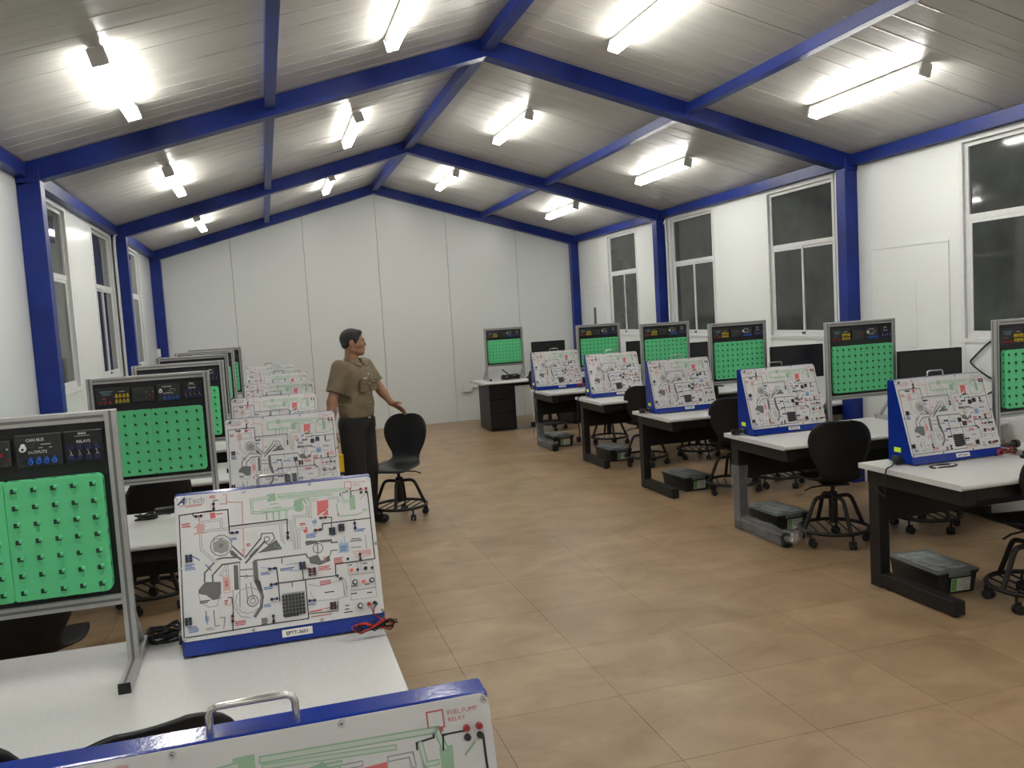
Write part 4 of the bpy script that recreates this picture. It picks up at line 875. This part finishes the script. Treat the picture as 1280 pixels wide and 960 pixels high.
jb = MB().box(0, 0.05, -0.05, 0.05, -0.06, 0.06, 'whitecap', 0.004); top_thing(jb, 'junction_box', (-1.558, 13.80, 1.47), 0, 'small cream junction box on left wall beside the far column', 'junction box')
# ---------------------------------------------------------------- the man, modelled from smooth blended distance fields
class Field:
    def __init__(s, lo, hi, h):
        s.lo = np.array(lo, float); s.h = h; s.n = np.ceil((np.array(hi)-s.lo)/h).astype(int)+1
        s.F = np.full(s.n, 1.0, dtype=np.float32)
    def grid(s, lo, hi):
        a = np.clip(np.floor((np.array(lo)-s.lo)/s.h).astype(int), 0, s.n-1); b = np.clip(np.ceil((np.array(hi)-s.lo)/s.h).astype(int)+1, 1, s.n)
        sl = tuple(slice(p, q) for p, q in zip(a, b)); ax = [s.lo[i]+s.h*np.arange(a[i], b[i]) for i in range(3)]
        return sl, np.meshgrid(*ax, indexing='ij', sparse=True)
    def comb(s, sl, d, k, op):
        A = s.F[sl]; d = d.astype(np.float32)
        if op == 'add': h = np.maximum(k-np.abs(A-d), 0)/k; s.F[sl] = np.minimum(A, d)-h*h*k*0.25
        else: d = -d; h = np.maximum(k-np.abs(A-d), 0)/k; s.F[sl] = np.maximum(A, d)+h*h*k*0.25
    def cone(s, a, b, ra, rb, k=0.02, sx=1, sy=1, op='add'):
        a, b = np.array(a, float), np.array(b, float); m = max(ra, rb)*max(sx, sy, 1)+k+0.03
        sl, (X, Y, Z) = s.grid(np.minimum(a, b)-m, np.maximum(a, b)+m)
        c = (a+b)/2
        ab = b-a; L = ab@ab+1e-9
        if sx != 1 or sy != 1:
            # flattened capsule: measure in a stretched frame
            px, py, pz = (X-a[0]), (Y-a[1]), (Z-a[2]); t = np.clip((px*ab[0]+py*ab[1]+pz*ab[2])/L, 0, 1)
            dx, dy, dz = (px-ab[0]*t)/sx, (py-ab[1]*t)/sy, pz-ab[2]*t; f = min(sx, sy, 1.0)
            d = (np.sqrt(dx*dx+dy*dy+dz*dz)-(ra+(rb-ra)*t))*min(1.0, max(f, .8))
        else:
            px, py, pz = (X-a[0]), (Y-a[1]), (Z-a[2]); t = np.clip((px*ab[0]+py*ab[1]+pz*ab[2])/L, 0, 1)
            d = np.sqrt((px-ab[0]*t)**2+(py-ab[1]*t)**2+(pz-ab[2]*t)**2)-(ra+(rb-ra)*t)
        s.comb(sl, d, k, op)
    def ell(s, c, r, k=0.02, op='add', R=None):
        c = np.array(c, float); r = np.array(r, float); m = r.max()+k+0.03
        sl, (X, Y, Z) = s.grid(c-m, c+m); x, y, z = X-c[0], Y-c[1], Z-c[2]
        if R is not None: x, y, z = (R[0][0]*x+R[1][0]*y+R[2][0]*z), (R[0][1]*x+R[1][1]*y+R[2][1]*z), (R[0][2]*x+R[1][2]*y+R[2][2]*z)
        k0 = np.sqrt((x/r[0])**2+(y/r[1])**2+(z/r[2])**2); k1 = np.sqrt((x/r[0]**2)**2+(y/r[1]**2)**2+(z/r[2]**2)**2)+1e-6
        s.comb(sl, k0*(k0-1)/k1, k, op)
    def half(s, p, nrm, k=0.004):     # keep the side opposite to nrm
        sl, (X, Y, Z) = s.grid(s.lo, s.lo+s.h*s.n); d = (X-p[0])*nrm[0]+(Y-p[1])*nrm[1]+(Z-p[2])*nrm[2]
        s.F[sl] = np.maximum(s.F[sl], d.astype(np.float32))
    def mesh(s, name, mat, parent, iters=1):
        F = s.F; F[0], F[-1] = 1, 1; F[:, 0], F[:, -1] = 1, 1; F[:, :, 0], F[:, :, -1] = 1, 1
        ins = F < 0; nx, ny, nz = F.shape
        cnt = sum(ins[i:nx-1+i, j:ny-1+j, k:nz-1+k].astype(np.int8) for i in (0, 1) for j in (0, 1) for k in (0, 1))
        cell = np.argwhere((cnt > 0) & (cnt < 8)); idm = -np.ones((nx-1, ny-1, nz-1), dtype=np.int64); idm[tuple(cell.T)] = np.arange(len(cell))
        acc = np.zeros((len(cell), 3)); num = np.zeros(len(cell))
        for ax in range(3):
            for u in (0, 1):
                for v in (0, 1):
                    o0 = [0, 0, 0]; others = [q for q in range(3) if q != ax]; o0[others[0]] = u; o0[others[1]] = v; o1 = list(o0); o1[ax] = 1
                    a = F[tuple((cell+o0).T)]; b = F[tuple((cell+o1).T)]; m = (a < 0) != (b < 0); t = a/(a-b+1e-12)
                    P = np.array(o0)[None, :]+np.eye(3)[ax][None, :]*t[:, None]; acc[m] += P[m]; num[m] += 1
        V = s.lo+s.h*(cell+acc/num[:, None]); faces = []
        for ax in range(3):
            sl0 = [slice(0, n) for n in F.shape]; sl1 = list(sl0); sl0[ax] = slice(0, F.shape[ax]-1); sl1[ax] = slice(1, F.shape[ax])
            a = ins[tuple(sl0)]; b = ins[tuple(sl1)]; E = np.argwhere(a != b); sgn = a[tuple(E.T)]
            u, v = [q for q in range(3) if q != ax]; eu = np.eye(3, dtype=int)[u]; ev = np.eye(3, dtype=int)[v]
            ok = (E[:, u] > 0) & (E[:, v] > 0); E = E[ok]; sgn = sgn[ok]
            q = [idm[tuple((E-eu-ev).T)], idm[tuple((E-ev).T)], idm[tuple(E.T)], idm[tuple((E-eu).T)]]
            Q = np.stack(q, 1); flip = sgn if ax != 1 else ~sgn; Q[~flip] = Q[~flip][:, ::-1]; faces.append(Q)
        Q = np.concatenate(faces); me = bpy.data.meshes.new(name); me.from_pydata(V.tolist(), [], Q.tolist()); me.materials.append(M[mat])
        me.polygons.foreach_set('use_smooth', [True]*len(me.polygons)); bm = bmesh.new(); bm.from_mesh(me)
        for _ in range(iters): bmesh.ops.smooth_vert(bm, verts=bm.verts, factor=0.5, use_axis_x=True, use_axis_y=True, use_axis_z=True)
        bmesh.ops.recalc_face_normals(bm, faces=bm.faces); bm.to_mesh(me); bm.free(); me.update()
        o = bpy.data.objects.new(name, me); COL.objects.link(o); o.parent = parent; return o
PX, PY, TH = 0.70, 7.45, math.radians(53)
person = empty('person', (PX, PY, 0), TH, label='standing man in khaki short sleeved uniform shirt and dark trousers, reaching toward a chair', category='person')
def W2L(x, y, z):
    dx, dy = x-PX, y-PY; c, s = math.cos(TH), math.sin(TH); return np.array((c*dx+s*dy, -s*dx+c*dy, z))
shL, elL, wrL = np.array((0.185, 0.0, 1.375)), W2L(0.935, 7.55, 1.155), W2L(1.012, 7.51, 1.035)
haL = W2L(1.125, 7.475, 0.955)
shR, elR, wrR, haR = np.array((-0.185, 0.01, 1.375)), np.array((-0.275, 0.055, 1.100)), np.array((-0.33, 0.045, 0.857)), np.array((-0.345, 0.035, 0.76))
HC = np.array((0.0, -0.025, 1.585)); HY = math.radians(31)
ch_, sh_ = math.cos(HY), math.sin(HY)
def hd(x, y, z): return np.array((HC[0]+ch_*x-sh_*y, HC[1]+sh_*x+ch_*y, HC[2]+z))
HR = [[ch_, -sh_, 0], [sh_, ch_, 0], [0, 0, 1]]
def hand(F, wr, ha, side_v, up_v, curl, thumb_s):
    d = (ha-wr); L = np.linalg.norm(d); d = d/L; side = side_v-d*(side_v@d); side /= np.linalg.norm(side); nrm = np.cross(d, side)
    palm = wr+d*0.055
    F.cone(wr, wr+d*0.02, 0.025, 0.026, 0.015)
    for q in (-0.026, -0.009, 0.009, 0.026): F.cone(wr+d*0.012+side*q*0.6, wr+d*0.085+side*q, 0.0135, 0.011, 0.012)
    for q, ln in ((-0.030, 0.058), (-0.010, 0.074), (0.010, 0.080), (0.030, 0.072)):
        b = wr+d*0.085+side*q; dd = d*math.cos(curl)+nrm*math.sin(curl); m1 = b+dd*ln*0.45; d2 = d*math.cos(curl*2.2)+nrm*math.sin(curl*2.2); m2 = m1+d2*ln*0.32; d3 = d*math.cos(curl*3)+nrm*math.sin(curl*3)
        F.cone(b, m1, 0.0095, 0.0088, 0.005); F.cone(m1, m2, 0.0088, 0.008, 0.004); F.cone(m2, m2+d3*ln*0.25, 0.008, 0.0068, 0.004)
    t0 = wr+d*0.025+side*0.026*thumb_s; t1 = t0+d*0.030+side*0.026*thumb_s+nrm*0.010; t2 = t1+d*0.030+side*0.008*thumb_s+nrm*0.006
    F.cone(t0, t1, 0.013, 0.0105, 0.010); F.cone(t1, t2, 0.0105, 0.008, 0.004)
# skin: one continuous body from head to feet
B = Field((-0.42, -0.55, 0.0), (0.48, 0.26, 1.74), 0.006)
B.cone((0, 0.0, 0.92), (0, 0.0, 1.30), 0.105, 0.115, 0.05, sx=1.25, sy=0.8)
B.cone((-0.11, 0.01, 1.36), (0.11, 0.01, 1.36), 0.055, 0.055, 0.05)
for s in (-1, 1):
    B.cone((s*0.09, 0, 0.90), (s*0.10, -0.01, 0.48), 0.075, 0.05, 0.04); B.cone((s*0.10, -0.01, 0.48), (s*0.105, 0.02, 0.09), 0.05, 0.035, 0.02); B.cone((s*0.105, 0.03, 0.045), (s*0.115, -0.13, 0.035), 0.035, 0.028, 0.02)
for sh, el, wr, ha in ((shL, elL, wrL, haL), (shR, elR, wrR, haR)):
    B.cone(sh, el, 0.050, 0.040, 0.03); B.cone(el, el*0.7+wr*0.3, 0.041, 0.038, 0.02); B.cone(el*0.7+wr*0.3, wr, 0.038, 0.025, 0.02)
hand(B, wrL, haL, np.array((0.3, 1.0, 0.0)), None, -0.12, -1)
hand(B, wrR, haR, np.array((0.0, 1.0, 0.0)), None, 0.45, -1)
# neck and head
B.cone((0, 0.012, 1.36), tuple(hd(0, 0.022, -0.06)), 0.062, 0.054, 0.03)
B.ell(hd(0, 0.012, 0.022), (0.074, 0.094, 0.086), 0.03, R=HR)            # skull
B.ell(hd(0, -0.026, -0.035), (0.056, 0.062, 0.078), 0.03, R=HR)           # face
B.ell(hd(0, -0.062, -0.092), (0.024, 0.022, 0.020), 0.025, R=HR)          # chin
B.cone(hd(-0.05, 0.01, -0.06), hd(-0.018, -0.06, -0.092), 0.020, 0.018, 0.025); B.cone(hd(0.05, 0.01, -0.06), hd(0.018, -0.06, -0.092), 0.020, 0.018, 0.025)
B.cone(hd(-0.034, -0.078, 0.018), hd(0.034, -0.078, 0.018), 0.010, 0.010, 0.014)   # brow
B.cone(hd(0, -0.082, 0.006), hd(0, -0.097, -0.026), 0.009, 0.012, 0.014); B.ell(hd(0, -0.088, -0.030), (0.017, 0.013, 0.010), 0.010, R=HR)  # nose
B.cone(hd(-0.017, -0.086, -0.054), hd(0.017, -0.086, -0.054), 0.0072, 0.0072, 0.007); B.cone(hd(-0.015, -0.084, -0.068), hd(0.015, -0.084, -0.068), 0.0080, 0.0080, 0.007)
for s in (-1, 1):
    B.ell(hd(s*0.029, -0.086, 0.000), (0.014, 0.010, 0.009), 0.008, op='sub', R=HR)
    B.ell(hd(s*0.078, 0.016, -0.010), (0.009, 0.021, 0.032), 0.008, R=HR); B.ell(hd(s*0.086, 0.012, -0.008), (0.006, 0.011, 0.018), 0.006, op='sub', R=HR)
    B.cone(hd(s*0.045, -0.055, -0.022), hd(s*0.05, -0.03, -0.03), 0.02, 0.02, 0.02)
body = B.mesh('body', 'skin', person)
for s in (-1, 1):
    e = hd(s*0.029, -0.0765, 0.001); eb = MB(); bmx = bmesh.new(); bmesh.ops.create_uvsphere(bmx, u_segments=12, v_segments=8, radius=0.0092)
    eb.add([tuple(np.array(v.co)+e) for v in bmx.verts], [[v.index for v in f.verts] for f in bmx.faces], 'eye', True); bmx.free()
    eo = eb.build('eye', person)
    e2 = hd(s*0.029, -0.0845, 0.001); e3 = hd(s*0.029, -0.0878, 0.001); MB().cyl(tuple(e2), tuple(e3), 0.0052, 'hair', n=10, r1=0.004).build('pupil', eo)
    MB().tube([tuple(hd(s*0.014, -0.0905, 0.017)), tuple(hd(s*0.028, -0.0895, 0.022)), tuple(hd(s*0.044, -0.079, 0.018))], 0.0034, 'hair', n=6).build('eyebrow', person)
Hh = Field(tuple(HC-0.16), tuple(HC+0.16), 0.005)
Hh.ell(hd(0, 0.017, 0.030), (0.081, 0.099, 0.088), 0.02, R=HR); Hh.cone(hd(-0.03, -0.058, 0.080), hd(0.035, -0.054, 0.080), 0.017, 0.019, 0.03); Hh.cone(hd(-0.045, 0.075, -0.03), hd(0.045, 0.075, -0.03), 0.022, 0.022, 0.03)
for s in (-1, 1): Hh.cone(hd(s*0.072, -0.020, 0.03), hd(s*0.075, -0.022, -0.008), 0.010, 0.007, 0.012)
Hh.ell(hd(0, -0.098, -0.02), (0.090, 0.074, 0.086), 0.012, op='sub', R=HR); Hh.ell(hd(0, -0.02, -0.085), (0.12, 0.085, 0.075), 0.012, op='sub', R=HR)
for s in (-1, 1): Hh.ell(hd(s*0.083, 0.012, -0.014), (0.016, 0.024, 0.036), 0.006, op='sub', R=HR)
Hh.mesh('hair', 'hair', person)
# shirt
T = Field((-0.40, -0.26, 0.86), (0.40, 0.24, 1.50), 0.006)
T.cone((0, -0.005, 0.97), (0, 0.0, 1.28), 0.142, 0.156, 0.04, sx=1.20, sy=0.90); T.cone((0, -0.012, 1.05), (0, -0.010, 1.02), 0.137, 0.134, 0.04, sx=1.17, sy=0.96)
T.cone((-0.125, 0.008, 1.345), (0.125, 0.008, 1.340), 0.074, 0.074, 0.05); T.cone((-0.06, -0.05, 1.26), (0.06, -0.05, 1.26), 0.075, 0.075, 0.05); T.cone((0, 0.012, 1.37), (0, 0.012, 1.425), 0.075, 0.062, 0.03)
for sh, el in ((shL, elL), (shR, elR)):
    T.cone(sh, sh*0.25+el*0.75, 0.074, 0.068, 0.05); T.cone(sh*0.25+el*0.75, sh*0.1+el*0.9, 0.068, 0.070, 0.01)
for sh, el in ((shL, elL), (shR, elR)):
    d = (el-sh)/np.linalg.norm(el-sh); p = sh*0.28+el*0.72
    # cut the sleeve square across the upper arm
    sl, (X, Y, Z) = T.grid(p-0.10, p+0.12); dd = (X-p[0])*d[0]+(Y-p[1])*d[1]+(Z-p[2])*d[2]; side = (X-p[0]*0.62)*np.sign(p[0]); msk = (side > 0)
    T.F[sl] = np.where(msk, np.maximum(T.F[sl], dd.astype(np.float32)), T.F[sl])
# folds: gentle ripples toward the waist, then tuck in and open neckline
sl, (X, Y, Z) = T.grid(T.lo, T.lo+T.h*T.n)
T.F[sl] += (0.0028*np.sin(55*Z+18*X+9*np.sin(20*X))*np.clip((1.32-Z)/0.3, 0, 1)).astype(np.float32)
T.half((0, 0, 0.945), (0, 0, -1))
T.cone((0, -0.055, 1.435), (0, -0.125, 1.36), 0.030, 0.012, 0.01, op='sub')
T.half((0, 0.04, 1.452), (0, -0.35, 0.94))
shirt = T.mesh('uniform_shirt', 'shirt', person)
# collar leaves, placket, pockets, shoulder straps
for s in (-1, 1):
    cb = MB(); vs = [(s*0.062, 0.01, 1.432), (s*0.045, -0.045, 1.428), (s*0.012, -0.082, 1.385), (s*0.048, -0.108, 1.362), (s*0.088, -0.075, 1.385), (s*0.092, -0.015, 1.418)]
    vs2 = [(a*1.05, b-0.014, c+0.016) for a, b, c in vs]
    cb.add(vs+vs2, [(0, 1, 2, 3, 4, 5), (11, 10, 9, 8, 7, 6)]+[(i, (i+1) % 6, 6+(i+1) % 6, 6+i) for i in range(6)], 'shirt'); cb.build('collar_leaf', shirt)
    pk = MB().box(-0.055, 0.055, -0.008, 0.012, -0.055, 0.045, 'shirt', 0.006).box(-0.058, 0.058, -0.014, 0.006, 0.015, 0.055, 'shirt', 0.005).cyl((0, -0.015, 0.026), (0, -0.018, 0.026), 0.006, 'gold', n=10)
    pk.v = [(a+s*0.075, b-0.138-0.02*(abs(a)*4 if a*s > 0 else 0), c+1.215) for a, b, c in pk.v]; pk.build('chest_pocket', shirt)
    st = MB().box(-0.055, 0.055, -0.022, 0.022, 0, 0.008, 'shirt', 0.003); st.box(-0.004, 0.030, -0.009, 0.009, 0.008, 0.0115, 'gold', 0.001)
    Tm = Matrix.Translation((s*0.128, 0.005, 1.4300)) @ Matrix.Rotation(s*0.22, 4, 'Y'); st.v = [tuple(Tm @ Vector((p[0]*s, p[1], p[2]))) for p in st.v]; st.build('shoulder_strap', shirt)
nb = MB().box(-0.032, 0.032, -0.163, -0.157, 1.262, 1.272, 'gold', 0.001); nb.v = [(a-0.078, b, c+0.012) for a, b, c in nb.v]; nb.build('name_bar', shirt)
for z, yy in ((1.31, -0.146), (1.23, -0.154), (1.15, -0.150), (1.07, -0.146), (1.00, -0.142)): MB().cyl((0, yy+0.008, z), (0, yy-0.003, z), 0.006, 'gold', n=10).build('button', shirt)
# trousers
Q = Field((-0.26, -0.24, 0.02), (0.26, 0.24, 1.02), 0.007)
Q.cone((0, 0.0, 0.90), (0, 0.0, 0.96), 0.130, 0.126, 0.03, sx=1.28, sy=0.98)
for s in (-1, 1):
    Q.cone((s*0.085, 0.0, 0.88), (s*0.10, -0.01, 0.50), 0.112, 0.094, 0.04); Q.cone((s*0.10, -0.01, 0.50), (s*0.105, 0.02, 0.06), 0.094, 0.084, 0.02)
Q.half((0, 0, 0.958), (0, 0, 1)); Q.half((0, 0, 0.045), (0, 0, -1))
tr = Q.mesh('trousers', 'pants', person)
bl = MB(); ring = [(0.166*math.cos(2*PI*q/40), 0.128*math.sin(2*PI*q/40)-0.002) for q in range(40)]; inn = [(a*0.93, b*0.93) for a, b in ring]
vs = [(a, b, z) for z in (0.930, 0.962) for a, b in ring]+[(a, b, z) for z in (0.930, 0.962) for a, b in inn]
bl.add(vs, [(i, (i+1) % 40, 40+(i+1) % 40, 40+i) for i in range(40)]+[(40+i, 40+(i+1) % 40, 120+(i+1) % 40, 120+i) for i in range(40)], 'shoe'); be = bl.build('belt', person)
MB().box(-0.022, 0.022, -0.131, -0.122, 0.930, 0.964, 'gold', 0.002).build('buckle', be)
for s in (-1, 1):
    Sf = Field((s*0.11-0.09, -0.22, 0.0), (s*0.11+0.09, 0.12, 0.14), 0.006)
    Sf.cone((s*0.106, 0.035, 0.045), (s*0.118, -0.14, 0.036), 0.043, 0.036, 0.02, sx=1.05, sy=1.0); Sf.ell((s*0.106, 0.03, 0.07), (0.042, 0.05, 0.05), 0.02); Sf.half((0, 0, 0.002), (0, 0, -1))
    Sf.mesh('shoe', 'shoe', person)
kc = MB().box(-0.012, 0.012, -0.006, 0.006, -0.09, 0.0, 'chrome', 0.002); kc.v = [(a+0.125, b-0.10, c+0.93) for a, b, c in kc.v]; kc.build('key_ring', person)
# yellow case carried in the right hand
c_ = math.cos(TH); s_ = math.sin(TH); hx = haR
wx, wy = PX+c_*hx[0]-s_*(hx[1]-0.0), PY+s_*hx[0]+c_*(hx[1]-0.0)
yc = empty('carry_case', (wx-0.045, wy+0.02, 0.50), TH+PI/2+0.9, label='yellow case with black edge carried low in the man\'s right hand', category='case')
MB().box(-0.13, 0.13, -0.03, 0.03, 0.0, 0.17, 'yellow', 0.012).build('case_body', yc)
MB().box(-0.135, 0.135, -0.033, 0.033, -0.004, 0.022, 'plastic', 0.006).build('black_edge', yc)
MB().tube(smooth_path([(-0.05, 0, 0.165), (-0.048, 0, 0.205), (0.048, 0, 0.205), (0.05, 0, 0.165)], 4), 0.006, 'plastic', n=8).build('case_handle', yc)
bpy.context.view_layer.update()
